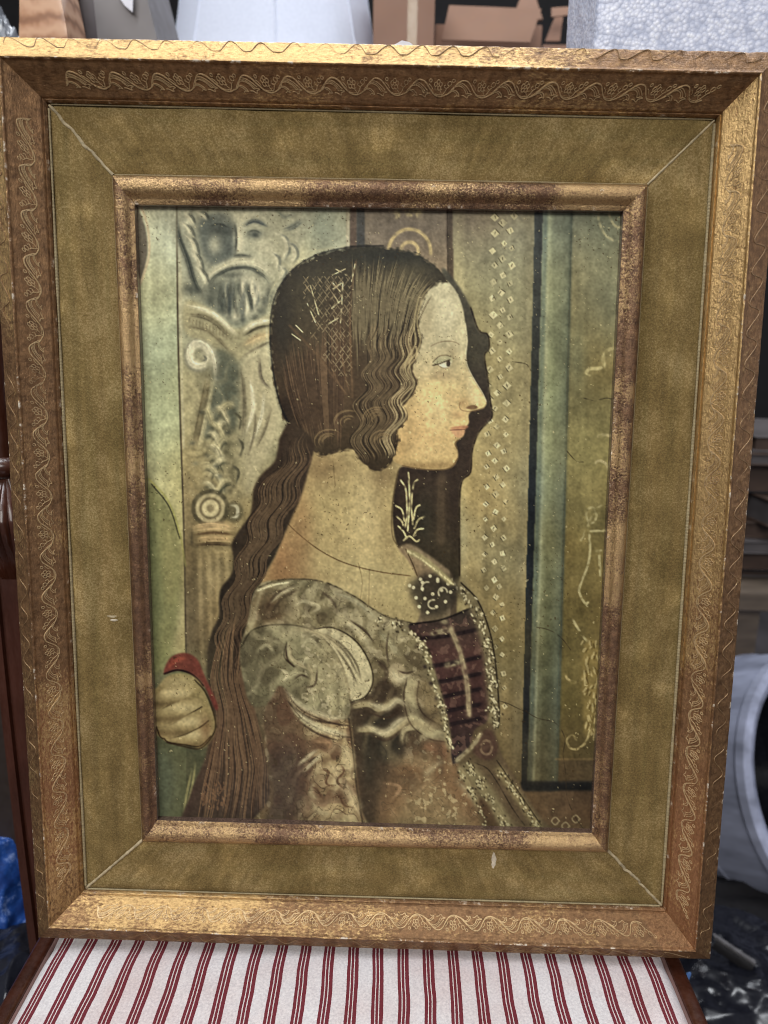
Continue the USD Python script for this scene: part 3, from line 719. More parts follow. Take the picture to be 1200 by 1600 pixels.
# grisaille of a carved pilaster: the painter's modelling comes from a made-up relief
def acc_line(lines, width):
    acc = np.zeros((HH, WW))
    for l in lines:
        p = crom(l, 10) if len(l) > 2 else np.asarray(l, float)
        d = np.r_[0, np.cumsum(np.hypot(*np.diff(p, axis=0).T))]; t = np.arange(0, d[-1], .6)
        x = (np.interp(t, d, p[:, 0]) - SX0) / ST; y = (np.interp(t, d, p[:, 1]) - SY0) / ST
        w = .6 / ST * np.clip(np.minimum(t + 3, d[-1] - t + 1) / (d[-1] * .3 + .1), .1, 1)
        ok = (x > 0) & (x < WW - 2) & (y > 0) & (y < HH - 2)
        np.add.at(acc, (np.round(y[ok]).astype(int), np.round(x[ok]).astype(int)), w[ok])
    sg = max(width / ST / 2.4, .5)
    return np.clip(gaussian_filter(acc, sg) * sg * 2.5, 0, 1.3)
HF = np.zeros((HH, WW))
def bump(cx, cy, rx, ry, h, rot=0.0, p=2.0):
    c, s_ = math.cos(rot), math.sin(rot)
    u = ((GX - cx) * c + (GY - cy) * s_) / rx; v = (-(GX - cx) * s_ + (GY - cy) * c) / ry
    HF[:] += h * np.exp(-(u * u + v * v) ** (p / 2))
def ridge(lines, w, h): HF[:] += h * acc_line(lines, w)
bump(374, 374, 62, 78, 16, 0, 3.0)                                   # face
bump(374, 340, 50, 18, 5); ridge([[(326, 356), (342, 350), (362, 357)], [(384, 357), (402, 349), (424, 355)]], 8, 5)   # brow
bump(346, 368, 14, 8, -6); bump(400, 368, 14, 8, -6); bump(346, 369, 8, 5, 4); bump(400, 369, 8, 5, 4)          # eyes
ridge([[(372, 354), (371, 376), (371, 396)]], 10, 8); bump(371, 396, 12, 6, 5); bump(338, 394, 14, 12, 5); bump(408, 394, 14, 12, 5)
ridge([[(372, 410), (350, 414), (332, 428), (318, 446)], [(374, 410), (398, 412), (416, 426), (430, 442)]], 13, 9)     # moustache
bump(372, 424, 22, 5, -8)
br = []
for q in range(13):
    a = math.pi * (.03 + .94 * q / 12); br.append([(374 + 20 * math.cos(a), 448 + 14 * math.sin(a)), (374 + 36 * math.cos(a + .14), 456 + 30 * math.sin(a + .14)), (374 + 48 * math.cos(a), 462 + 44 * math.sin(a))])
ridge(br, 7, 5)
cu = []
for q in range(9):
    y = 322 + q * 14
    cu.append([(300 + 2.2 * q, y - 6), (288 + 2.2 * q, y + 2), (290 + 2.4 * q, y + 14), (302 + 2.2 * q, y + 16), (304 + 2 * q, y + 8)])
    if q < 8: cu.append([(452 - 1.5 * q, y - 8), (468 - 2.2 * q, y), (466 - 2.4 * q, y + 13), (452 - 2.0 * q, y + 14), (450 - 2 * q, y + 6)])
cu += [[(310 + 14 * q, 330), (316 + 14 * q, 316), (328 + 14 * q, 322)] for q in range(9)]
ridge(cu, 6, 7)
ridge([[(292, 490), (330, 500), (372, 524), (404, 506), (440, 488)]], 14, 9); ridge([[(294, 514), (340, 536), (376, 560), (408, 538), (440, 522)]], 11, 8)
ridge([[(340, 606), (338, 572), (324, 546), (304, 539), (293, 552), (297, 569), (311, 574), (321, 566), (317, 556), (309, 557)]], 9, 11)
ridge([[(336, 600), (326, 650), (308, 694), (294, 722)]], 9, 7)
lf = []
for q in range(11):
    y = 618 + q * 15; r_ = 1 if q % 2 else -1; o = 356 + 5 * math.sin(q)
    lf.append([(o, y + 26), (o - 12, y + 14), (o - 24, y - 2), (o - 36, y + 4)]); lf.append([(o, y + 22), (o + 8, y + 8), (o + 18, y - 6), (o + 24, y + 4)])
    lf.append([(o - 10, y + 20), (o - 22, y + 14), (o - 30, y + 18)])
ridge(lf, 7, 8); ridge([[(350, 600), (358, 660), (362, 720), (366, 790)]], 10, 6)
ridge([[(386, 570), (392, 640), (388, 720), (376, 790)], [(404, 564), (402, 620), (406, 680), (396, 736)], [(420, 572), (422, 640), (414, 700)], [(396, 640), (410, 660), (420, 690)], [(392, 690), (402, 706), (408, 720)]], 9, 7)
for r, h in ((27, 8), (20, -7), (15, 10), (8, -5), (5, 5)):
    bump(329, 795, r, r, h, 0, 5)
bump(362, 812, 13, 15, 8, 0, 4)
for y, h, w_ in ((830, 7, 7), (844, 8, 8)):
    HF += h * np.exp(-((GY - y) / w_) ** 4) * (GX > 300) * (GX < 378)
for x in (308, 322, 336, 350, 364):
    HF += 6 * np.exp(-((GX - x - (GY - 860) * .03) / 5.5) ** 2) * np.clip((GY - 858) / 6, 0, 1)
HF += .8 * nz(7, 401) + .25 * nz(2.4, 402)
hy, hx = np.gradient(gaussian_filter(HF, 1.1), ST)
dot = np.clip((-.80 * hx + .50 * hy) * .62, -1, 1)
reg = gaussian_filter(((GX > 288) & (GX < 470 + 0 * GY)) * 1.0, 4) * np.clip((1090 - GY) / 60, 0, 1)
occ = np.clip((gaussian_filter(HF, 7) - HF) / 7, 0, 1)
lay(reg * np.clip(-dot, 0, 1) ** .8, grad_col([(310, (74, 78, 68)), (700, (78, 70, 48)), (1000, (64, 54, 38))], GY), .40)
lay(reg * occ, (64, 64, 50), .25)
lay(reg * np.clip(dot, 0, 1) ** .9, grad_col([(310, (196, 186, 146)), (700, (190, 172, 120)), (1000, (164, 142, 94))], GY), .40)
for cx, cy, rx, ry, col, a in ((336, 372, 26, 40, (88, 94, 82), .5), (352, 466, 22, 34, (84, 88, 74), .55), (355, 600, 22, 40, (84, 86, 64), .55), (362, 700, 16, 80, (92, 86, 60), .45), (300, 440, 14, 30, (96, 96, 78), .4), (392, 470, 14, 24, (190, 180, 136), .4), (420, 640, 20, 80, (176, 164, 116), .35), (300, 900, 14, 100, (84, 72, 48), .5)):
    blob(cx, cy, rx, ry, col, a)
ZC = lambda pts: [(203 + x / 2.667, 306 + y / 2.667) for x, y in pts]
def pst(pts, w, col, a, bristle=True):
    q = ZC(pts); strokes([q], w / 2.667 * 1.35, col, a * .75, True)
    if bristle:
        L = []
        for k in range(max(3, int(w / 5))):
            o = PR.normal(0, w / 2.667 * .28, 2); n_ = len(q); L.append([(x + o[0] + PR.normal(0, .5), y + o[1] + PR.normal(0, .5)) for x, y in q])
        strokes(L[::2], 1.8, tuple(np.array(col) * 1.10), a * .5, True, .3); strokes(L[1::2], 1.8, tuple(np.array(col) * .86), a * .5, True, .3)
def pel(cx, cy, rx, ry, col, a): blob(203 + cx / 2.667, 306 + cy / 2.667, rx / 2.667, ry / 2.667, col, a)
dk, dk2, mid_, li, li2 = (80, 86, 76), (60, 64, 54), (120, 122, 98), (186, 178, 138), (202, 192, 150)
lay(mask(ZC([(190, 40), (740, 40), (760, 120), (700, 240), (600, 430), (440, 520), (300, 430), (230, 320)]), 4), (146, 144, 114), .6)
lay(mask(ZC([(300, 90), (420, 80), (442, 190), (436, 250), (390, 285), (330, 275), (292, 200)]), 4), dk, .75)
pel(375, 145, 48, 26, dk2, .6); pel(352, 205, 26, 40, li, .55); pel(456, 180, 20, 66, li2, .75); pel(470, 90, 70, 30, li, .6); pel(560, 220, 50, 40, li, .5)
pst([(425, 262), (455, 250), (515, 258)], 12, dk2, .8); pst([(438, 110), (442, 180), (438, 240)], 7, dk2, .5)
pst([(472, 126), (520, 104), (575, 128)], 12, dk, .8); pel(520, 160, 34, 18, dk, .6); pst([(486, 156), (516, 144), (552, 158)], 5, dk2, .5, False); pel(522, 165, 12, 9, dk2, .5)
pst([(330, 128), (372, 118), (412, 136)], 7, dk2, .5)
pst([(296, 392), (346, 322), (416, 282), (480, 270), (544, 286), (596, 332)], 24, li, .85)
pst([(330, 372), (352, 338), (420, 304), (500, 302), (560, 340), (580, 366)], 11, dk2, .75)
pel(455, 395, 100, 84, (112, 114, 94), .4)
for x, y, rx, ry in ((350, 390, 36, 44), (336, 440, 24, 30), (384, 470, 26, 24), (410, 440, 20, 40), (548, 480, 22, 20), (580, 420, 20, 36), (520, 510, 16, 14), (470, 516, 14, 12), (440, 330, 60, 12), (560, 440, 14, 20)): pel(x, y, rx, ry, dk2, .55)
pel(490, 385, 48, 60, li2, .9); pel(436, 500, 30, 18, li, .7); pel(400, 400, 16, 30, li, .35); pel(500, 470, 22, 26, li2, .5)
for q in range(22):
    f = (q + .5) / 22 - .5; x0 = 452 + 150 * f; x1 = 452 + 190 * f * (1 - .25 * abs(f)); y1 = 520 - 230 * f * f + PR.normal(0, 8)
    c_ = (dk2, li, dk, li2, dk2, mid_)[q % 6] if f > -.1 else (dk2, dk, mid_, dk2, li, dk)[q % 6]
    pst([(x0, 330 + 60 * abs(f)), (x0 + 10 * math.sin(q), 390), (x1 + 12 * math.sin(q * 1.7), 440), (x1 - 10 * math.sin(q), y1)], PR.uniform(7, 13), c_, .7, False)
pst([(196, 100), (208, 180), (238, 262), (268, 360), (304, 424)], 15, dk2, .75); pel(262, 392, 44, 26, dk2, .6)
for p_ in ([(222, 66), (246, 84), (262, 120)], [(214, 110), (240, 130), (262, 176)], [(232, 160), (262, 190), (280, 262)], [(250, 226), (282, 262), (296, 320)], [(276, 290), (304, 326), (320, 366)], [(270, 60), (300, 70), (320, 100)]):
    pst(p_, 15, li, .75); pst([(x + 14, y + 4) for x, y in p_], 8, dk2, .7, False)
for p_ in ([(600, 150), (640, 168), (654, 220), (628, 268)], [(640, 190), (672, 200), (690, 240), (668, 280)], [(580, 230), (612, 256), (610, 310)], [(620, 290), (640, 310), (620, 350)]):
    pst(p_, 13, li, .6); pst([(x + 12, y + 6) for x, y in p_], 7, dk, .6, False)
pst([(640, 142), (680, 128), (720, 100)], 16, dk, .5); pst([(610, 60), (650, 90), (690, 70)], 14, mid_, .6)
lay(mask(ZC([(232, 440), (330, 468), (440, 555), (520, 520), (600, 500), (600, 590), (520, 640), (440, 696), (400, 690), (330, 622), (228, 566)]), 2.5), (150, 140, 98), .8)
pst([(234, 456), (340, 486), (450, 584)], 15, li2, .7); pst([(234, 492), (330, 512), (424, 592)], 14, (104, 96, 68), .8); pst([(234, 540), (330, 566), (430, 660)], 12, (112, 102, 72), .6)
pst([(466, 566), (520, 532), (594, 512)], 15, li2, .75); pst([(474, 584), (530, 552), (596, 540)], 9, (84, 78, 56), .8); pst([(476, 626), (536, 592), (596, 574)], 26, (178, 154, 104), .8); pst([(480, 664), (540, 630), (600, 600)], 8, (92, 84, 60), .7)
for q in range(12): pst([(250 + 14 * q, 500 + 5 * q), (248 + 14 * q, 534 + 6 * q)], 4, (112, 100, 70), .5, False)
lay(mask(ZC([(356, 640), (450, 700), (452, 880), (432, 980), (380, 920), (330, 1010), (296, 970), (338, 800)]), 4), (84, 88, 70), .75)
pst([(364, 790), (360, 700), (328, 632), (272, 608), (236, 656), (258, 718), (316, 722), (338, 684)], 14, dk2, .6, False)
pst([(358, 780), (352, 694), (320, 632), (272, 617), (246, 660), (266, 706), (308, 710), (324, 682), (304, 662), (286, 674)], 24, li2, .9); pst([(300, 690), (318, 680), (306, 664)], 6, dk2, .6, False)
pst([(332, 740), (302, 900), (266, 1070)], 24, (108, 96, 64), .75); pst([(348, 770), (322, 900), (286, 1060)], 12, (176, 164, 116), .6)
lay(mask(ZC([(470, 690), (590, 640), (630, 940), (560, 1110), (500, 1250), (470, 1150)]), 6), (170, 158, 116), .6)
for p_, w_, c_ in (([(538, 676), (548, 760), (584, 806)], 10, (110, 100, 76)), ([(466, 720), (476, 860), (470, 1010)], 12, (104, 96, 70)), ([(500, 760), (514, 880), (484, 990)], 13, li2), ([(560, 820), (546, 930), (500, 1040)], 10, li), ([(590, 880), (560, 980), (520, 1060)], 9, (124, 114, 82)), ([(520, 900), (520, 980), (492, 1080)], 8, (118, 108, 78)), ([(600, 700), (610, 820), (632, 920)], 8, (124, 116, 86))):
    pst(p_, w_, c_, .7)
for q in range(15):
    y = 880 + q * 27 + PR.normal(0, 8); x = 372 + 34 * math.sin(q * 1.9) + PR.normal(0, 14); L_ = PR.uniform(40, 84); b_ = PR.uniform(-1.0, .5); sd = -1 if q % 3 else 1
    leaf_ = [(x + sd * (L_ * t), y + 46 * (1 - t) ** 1.6 - 26 * math.sin(3.0 * t) + b_ * 26 * t) for t in (0, .3, .6, .85, 1.0)]
    pst([(a + 5, b + 17) for a, b in leaf_], PR.uniform(9, 15), (80, 78, 56), .7); pst(leaf_, PR.uniform(12, 20), (184, 172, 124) if q % 2 else (168, 156, 108), .75)
    pel(x + PR.normal(0, 30), y + PR.normal(10, 20), 14, 10, dk2, .4)
for p_ in ([(430, 900), (462, 930), (456, 980)], [(446, 1010), (470, 1040), (458, 1090)], [(420, 1120), (452, 1150), (440, 1200)]):
    pst(p_, 8, (84, 80, 58), .7)
for r_, c_, a_ in ((80, (84, 76, 52), .8), (62, (172, 156, 108), .85), (46, (98, 86, 58), .75), (36, (186, 170, 118), .9), (16, (118, 104, 70), .7)):
    lay(mask(ring(203 + 335 / 2.667, 306 + 1302 / 2.667, r_ / 2.667, r_ / 2.667, 19)[:-1], 1.1), c_, a_)
lay(mask(ring(203 + 432 / 2.667, 306 + 1318 / 2.667, 15, 17, 15)[:-1], 1.5), (88, 80, 54), .75); pst([(415, 1290), (446, 1296), (446, 1336), (420, 1340)], 9, li, .6)
pst([(262, 1386), (350, 1376), (446, 1386)], 26, (182, 152, 100), .85); pst([(268, 1412), (350, 1404), (440, 1412)], 8, (98, 76, 48), .8); pst([(272, 1432), (350, 1426), (436, 1432)], 18, (172, 142, 92), .8); pst([(276, 1456), (350, 1450), (430, 1456)], 9, (84, 68, 44), .8)
def brushy(m, seed, sc, dark, light, a):
    w1, w2 = nz(sc * 3, seed), nz(sc * 3, seed + 1)
    f = np.sin((GX + 14 * w1) / sc * .9 + (GY + 14 * w2) / sc * .5 + 2.2 * nz(sc * 1.6, seed + 2))
    lay(gaussian_filter(np.clip(f - .15, 0, 1), .7) * m, light, a); lay(gaussian_filter(np.clip(-f - .15, 0, 1), .7) * m, dark, a)
brushy(mask([(296, 600), (372, 580), (376, 790), (340, 776), (296, 776)], 8), 301, 6, (84, 80, 56), (172, 158, 110), .25)

# --- shadow that the head throws on the panels
lay(mask([(690, 424), (716, 446), (735, 480), (748, 516), (762, 523), (764, 545), (757, 556), (762, 590), (766, 625), (769, 650), (760, 662), (748, 676), (738, 704), (735, 738), (722, 752), (718, 790), (718, 905), (700, 890), (668, 866), (640, 850), (612, 852), (606, 790), (618, 732), (660, 730), (690, 700), (720, 560)], 1.6),
    grad_col([(430, (86, 82, 64)), (560, (76, 70, 54)), (660, (70, 56, 44)), (780, (64, 52, 40)), (900, (66, 58, 40))], GY), .95)
strokes([[(735, 480), (748, 516), (762, 523), (764, 545), (757, 556), (762, 590), (766, 625), (769, 650), (760, 662), (748, 676), (738, 704), (735, 738), (722, 752), (718, 790), (718, 900)]], 2, (48, 38, 28), .6, grain=.3)
strokes([[(690, 740), (688, 850)]], 12, (100, 82, 58), .4)
blob(662, 810, 18, 40, (56, 56, 42), .5)
pl = [[(638, 738), (640, 780), (637, 830)], [(626, 750), (634, 765), (636, 800), (633, 825)], [(653, 749), (646, 758), (643, 790), (645, 820)], [(618, 790), (628, 797), (632, 815)], [(620, 807), (628, 815), (631, 825)], [(658, 788), (650, 794), (646, 812)], [(664, 807), (654, 812), (647, 826)], [(662, 826), (652, 828), (646, 838)], [(622, 822), (630, 830), (636, 842)], [(630, 845), (640, 838), (650, 846), (656, 843)]]
strokes(pl, 2.2, (186, 172, 114), .75, grain=.4)

# --- neck, shoulders, breast
skin = grad_col([(700, (150, 130, 84)), (800, (158, 138, 86)), (900, (152, 134, 86)), (980, (140, 124, 80))], GY)
neck = mask([(488, 690), (484, 720), (466, 776), (446, 826), (428, 872), (402, 924), (450, 950), (560, 1000), (640, 985), (660, 930), (640, 880), (620, 852), (613, 800), (622, 735), (640, 722), (560, 690)], 1.2)
lay(neck, skin)
for cx, cy, rx, ry, col, a in ((440, 880, 34, 70, (132, 92, 56), .75), (500, 730, 40, 30, (120, 96, 60), .7), (468, 800, 20, 50, (140, 108, 66), .6), (560, 830, 40, 60, (172, 152, 98), .65), (590, 760, 14, 60, (128, 108, 66), .55), (560, 900, 60, 30, (166, 150, 98), .6), (620, 930, 22, 30, (158, 142, 90), .6),
                               (604, 712, 22, 16, (112, 90, 56), .6), (520, 850, 24, 50, (150, 128, 80), .4), (606, 830, 10, 50, (120, 102, 64), .5), (500, 905, 60, 12, (128, 110, 70), .4)):
    lay(neck * np.exp(-((GX - cx) / rx) ** 2 - ((GY - cy) / ry) ** 2), col, a)
strokes([[(444, 812), (466, 834), (500, 860), (540, 880), (590, 893), (642, 900)]], 1.6, (92, 70, 42), .65)
strokes([[(622, 738), (613, 790), (613, 836), (624, 856)]], 2, (92, 76, 48), .6)
strokes([[(560, 880), (566, 910), (562, 940)], [(520, 720), (524, 760)], [(575, 1000), (577, 890)]], 1.2, (96, 78, 48), .35)

# --- face: a plain profile
face = mask([(690, 436), (704, 444), (716, 462), (723, 482), (727, 505), (730, 532), (728, 556), (730, 572), (740, 592), (752, 612), (760, 628), (756, 637), (746, 640), (736, 643), (732, 650), (733, 660), (729, 666), (726, 672), (724, 681), (718, 686), (712, 693), (715, 704), (715, 716), (707, 729), (690, 734), (660, 733), (630, 727), (612, 714), (600, 660), (610, 560), (630, 470), (660, 440)], .9, True, 10)
lay(face, grad_col([(440, (150, 142, 106)), (540, (160, 148, 108)), (610, (176, 154, 100)), (680, (178, 148, 92)), (735, (160, 134, 82))], GY))
for cx, cy, rx, ry, col, a in ((680, 640, 24, 34, (192, 168, 112), .6), (664, 700, 26, 18, (182, 152, 96), .5), (700, 480, 16, 36, (182, 172, 132), .6), (690, 490, 22, 36, (172, 162, 122), .7), (664, 500, 16, 40, (142, 128, 92), .6), (706, 565, 12, 14, (134, 122, 86), .55), (690, 590, 30, 6, (138, 118, 82), .5), (684, 612, 22, 18, (192, 166, 106), .75), (655, 660, 24, 36, (176, 142, 88), .5), (680, 705, 20, 16, (186, 156, 98), .5), (700, 702, 12, 14, (178, 150, 96), .4),
                               (725, 630, 9, 9, (150, 116, 72), .6), (745, 622, 8, 12, (182, 162, 112), .7), (735, 600, 6, 22, (176, 160, 114), .5), (716, 648, 10, 6, (146, 112, 72), .5), (640, 600, 14, 30, (156, 130, 84), .5), (622, 700, 16, 26, (144, 114, 68), .55), (660, 728, 46, 6, (122, 96, 58), .6), (722, 520, 5, 40, (166, 156, 114), .5), (708, 560, 4, 20, (142, 126, 88), .4), (668, 575, 20, 10, (156, 140, 100), .4)):
    lay(face * np.exp(-((GX - cx) / rx) ** 2 - ((GY - cy) / ry) ** 2), col, a)
for cx, cy, rx, ry, col, a in ((640, 655, 10, 40, (140, 114, 70), .45), (650, 540, 10, 50, (138, 124, 88), .45), (700, 726, 22, 6, (132, 106, 66), .5), (724, 600, 8, 22, (146, 126, 84), .4), (706, 624, 10, 16, (158, 130, 84), .4), (716, 700, 6, 12, (150, 124, 80), .4), (690, 455, 20, 14, (156, 146, 110), .5)):
    lay(face * np.exp(-((GX - cx) / rx) ** 2 - ((GY - cy) / ry) ** 2), col, a)
for cx, cy, rx, ry, col, a in ((600, 745, 26, 20, (104, 84, 54), .6), (470, 850, 22, 60, (126, 92, 56), .4), (575, 790, 26, 60, (180, 160, 108), .45), (545, 920, 46, 14, (176, 158, 106), .4), (440, 905, 40, 18, (120, 88, 54), .45)):
    lay(neck * np.exp(-((GX - cx) / rx) ** 2 - ((GY - cy) / ry) ** 2), col, a)
# eye, brow, nostril, lips
lay(mask([(676, 568), (686, 558), (698, 555), (706, 559), (706, 567), (694, 566), (684, 570)], .8), (150, 144, 104), .7)
lay(mask([(685, 570), (692, 566), (701, 563), (705, 568), (701, 574), (693, 575)], .7), (188, 176, 136), .9)
lay(mask([(698, 565), (702, 563), (704, 568), (702, 573), (698, 572)], .6), (70, 58, 42), .85)
strokes([[(676, 571), (685, 569), (695, 565), (704, 562)]], 1.6, (78, 64, 44), .75); strokes([[(676, 566), (686, 557), (697, 555), (705, 558)]], 1.4, (98, 82, 56), .6)
strokes([[(685, 571), (692, 575), (701, 575)]], 1.2, (110, 88, 60), .5); blob(690, 583, 16, 7, (142, 120, 84), .4); blob(703, 549, 12, 9, (136, 122, 88), .4)
strokes([[(673, 541), (686, 535), (700, 533), (712, 535), (718, 539)]], 1.5, (116, 100, 70), .55)
lay(mask([(728, 638), (733, 634), (742, 633), (747, 637), (739, 640)], .8), (96, 70, 46), .75)
strokes([[(719, 628), (718, 636), (722, 641), (731, 643)], [(731, 643), (746, 641), (757, 637)]], 1.5, (122, 94, 60), .55)
lay(mask([(703, 669), (714, 666), (724, 665), (732, 666), (726, 671), (714, 671)], .8), (158, 106, 72), .8)
lay(mask([(706, 671), (726, 672), (723, 681), (715, 684), (708, 678)], 1), (168, 122, 84), .75)
strokes([[(703, 672), (712, 671.5), (726, 671)]], 1.3, (120, 78, 56), .7)
strokes([[(727, 505), (730, 532), (728, 556), (731, 573), (741, 593), (754, 614), (760, 628)]], 1.5, (196, 184, 138), .5)
strokes([[(716, 687), (711, 693), (714, 701)], [(715, 716), (706, 729), (690, 734), (660, 733), (628, 727)]], 1.6, (96, 74, 46), .6)

# --- hair
hair = mask([(452, 668), (440, 640), (430, 600), (424, 550), (424, 500), (434, 456), (458, 422), (494, 400), (540, 388), (590, 385), (640, 394), (676, 412), (700, 440), (688, 441), (668, 455), (657, 480), (655, 512), (659, 535), (650, 556), (645, 578), (651, 600), (640, 622), (630, 636), (634, 656), (624, 670), (622, 690), (616, 712), (606, 730), (588, 736), (566, 722), (552, 704), (536, 702), (514, 712), (492, 706)], 1.2, True, 10)
hair = np.clip(hair + .25 * nz(2.0, 80) * (np.abs(gaussian_filter(hair, 2) - .5) < .4), 0, 1)
lay(hair, grad_col([(385, (64, 60, 46)), (480, (76, 67, 48)), (600, (82, 66, 46)), (720, (74, 61, 42))], GY))
for cx, cy, rx, ry, col, a in ((632, 455, 34, 34, (128, 116, 80), .6), (600, 480, 40, 60, (92, 80, 56), .5), (500, 600, 50, 60, (94, 73, 50), .6), (540, 560, 20, 90, (90, 68, 46), .6), (520, 500, 20, 50, (84, 66, 46), .4), (440, 500, 20, 70, (46, 44, 38), .6), (450, 640, 30, 30, (50, 40, 32), .6), (600, 400, 70, 14, (52, 52, 44), .7), (640, 560, 10, 30, (104, 86, 58), .5), (590, 610, 40, 60, (76, 60, 42), .5)):
    lay(hair * np.exp(-((GX - cx) / rx) ** 2 - ((GY - cy) / ry) ** 2), col, a)
def wavy(x0, y0, x1, y1, amp, waves, ph, n=26, bow=0.0):
    t = np.linspace(0, 1, n)
    L = math.hypot(x1 - x0, y1 - y0); nx, ny = -(y1 - y0) / L, (x1 - x0) / L
    o = amp * np.sin(2 * math.pi * waves * t + ph) * np.clip(t * 2.2, .15, 1) + bow * np.sin(math.pi * t)
    return list(zip(x0 + (x1 - x0) * t + nx * o, y0 + (y1 - y0) * t + ny * o))
# combed crown: fine lines from the parting down to the temple
top_l, mid_l = [], []
for k in range(230):
    f = PR.random(); x0 = 545 + 150 * f; y0 = 398 + 40 * max(0, f - .45) * 1.7 + PR.normal(0, 4)
    x1 = 552 + 98 * f + PR.normal(0, 3); y1 = 560 + PR.normal(0, 20) - 70 * max(0, f - .6)
    t0 = PR.uniform(0, .35); t1 = PR.uniform(.6, 1)
    pts = [(x0 + (x1 - x0) * t + (-16 * f) * math.sin(math.pi * t) * .8, y0 + (y1 - y0) * t) for t in np.linspace(t0, t1, 6)]
    (top_l if PR.random() < .6 else mid_l).append(pts)
hm = gaussian_filter(hair, 1)
strokes(mid_l, 1.4, (50, 42, 31), .42, True); strokes(top_l, 1.2, (146, 130, 90), .5, True)
for n_, col, a in ((150, (122, 92, 64), .42), (70, (50, 38, 29), .4)):
    L = []
    for k in range(n_):
        f = PR.random(); x0 = 440 + 100 * f; y0 = 560 - 40 * f + PR.normal(0, 16); x1 = 474 + 60 * f; y1 = 680 + PR.normal(0, 10)
        L.append([(x0, y0), (x0 + (x1 - x0) * .4, y0 + (y1 - y0) * .5), (x1, y1)])
    strokes(L, 1.4, col, a, True)
# waves framing the face: locks that ripple together
def lock(f, y0, y1, jig):
    """A strand at share f between the ear (0) and the edge of the face (1)."""
    yy = np.linspace(y0, y1, 22)
    xin = np.interp(yy, [500, 560, 620, 680, 730], [580, 572, 560, 552, 560]); xout = np.interp(yy, [440, 500, 560, 620, 680, 730], [664, 654, 645, 637, 620, 604])
    amp = np.interp(yy, [480, 545, 600, 740], [0.5, 4, 7.5, 7.5])
    o = amp * np.sin((yy - 545) / 8.4 + 1.1 * f + .5 * np.sin(yy / 31))
    return list(zip(xin + (xout - xin) * f + o + jig, yy))
for n_, w, col, a, lo_ in ((90, 1.7, (46, 38, 28), .5, 0), (220, 1.0, (134, 112, 76), .45, 0), (46, 1.2, (184, 162, 110), .5, .70)):
    L = []
    for k in range(n_):
        f = lo_ + (1.02 - lo_) * PR.random(); y0 = PR.uniform(500, 680); L.append(lock(f, y0, min(728 - 14 * f, y0 + PR.uniform(26, 70)), PR.normal(0, .6)))
    strokes(L, w, col, a, True)
strokes([[(683, 442), (664, 456), (656, 480), (652, 506), (657, 532), (650, 552), (640, 566), (642, 584), (648, 600), (638, 620), (626, 634), (630, 652), (620, 668), (614, 690)],
         [(676, 440), (658, 456), (650, 484), (647, 510), (650, 534), (642, 552), (633, 568), (636, 586), (641, 602), (630, 622)]], 2.2, (168, 150, 100), .6, True)
for (cx, cy) in ((515, 690), (600, 690), (590, 655), (545, 660)):
    L = []
    for k in range(10):
        r = PR.uniform(6, 24); a0 = PR.uniform(-.6, .6) + math.pi * .9
        L.append([(cx + r * math.cos(a0 + q), cy + r * .8 * math.sin(a0 + q)) for q in np.linspace(0, 2.2, 6)])
    strokes(L, 1.4, (132, 108, 70), .5, True)
# net cap: gilt cross hatching between two ribbons
strokes([[(556, 408), (548, 470), (548, 540), (551, 622)], [(452, 508), (500, 560), (540, 616)]], 3, (104, 80, 54), .45)
strokes([[(555, 412), (549, 440)], [(536, 440), (532, 505)], [(485, 446), (498, 492)], [(480, 474), (493, 504)], [(462, 508), (478, 524)], [(456, 522), (470, 532)], [(524, 420), (541, 430)], [(519, 430), (540, 420)], [(520, 452), (534, 442)], [(520, 442), (532, 456)], [(518, 482), (532, 470)], [(522, 462), (530, 474)], [(510, 508), (530, 496)]], 1.3, (186, 172, 122), .75, grain=.5)
L = []
for a_ in range(7):
    for b_ in range(13):
        x, y = 474 + 11 * a_ + 2.2 * (b_ % 2), 432 + 12 * b_
        if 462 + (y - 430) * .36 < x < 545: L += [[(x, y), (x + 8, y + 11)], [(x + 8, y), (x, y + 11)]]
strokes(L, 1.0, (146, 128, 90), .5, grain=.8)
L = []
for k in range(46):
    x = PR.uniform(468, 544); y = PR.uniform(424, 600)
    if y < 424 + (x - 468) * 2.6 + 60:
        d = PR.choice([-1, 1]); L.append([(x, y), (x + 6 * d, y + 8)])
strokes(L, 1.3, (136, 116, 80), .4, grain=.6)
strokes([[(512, 560), (530, 600), (548, 622)], [(532, 540), (540, 590), (549, 622)], [(546, 470), (548, 560), (551, 615)]], 2, (118, 90, 60), .45, True)
# soft dark line around the back of the head, pale halo of the old outline
strokes([[(452, 664), (436, 626), (424, 560), (423, 500), (433, 456), (458, 421), (494, 399), (545, 386), (600, 384)]], 2.2, (38, 36, 32), .6)
strokes([[(424, 570), (417, 520), (424, 456), (450, 418), (490, 394), (540, 384)]], 3, (166, 160, 120), .4, grain=.5)

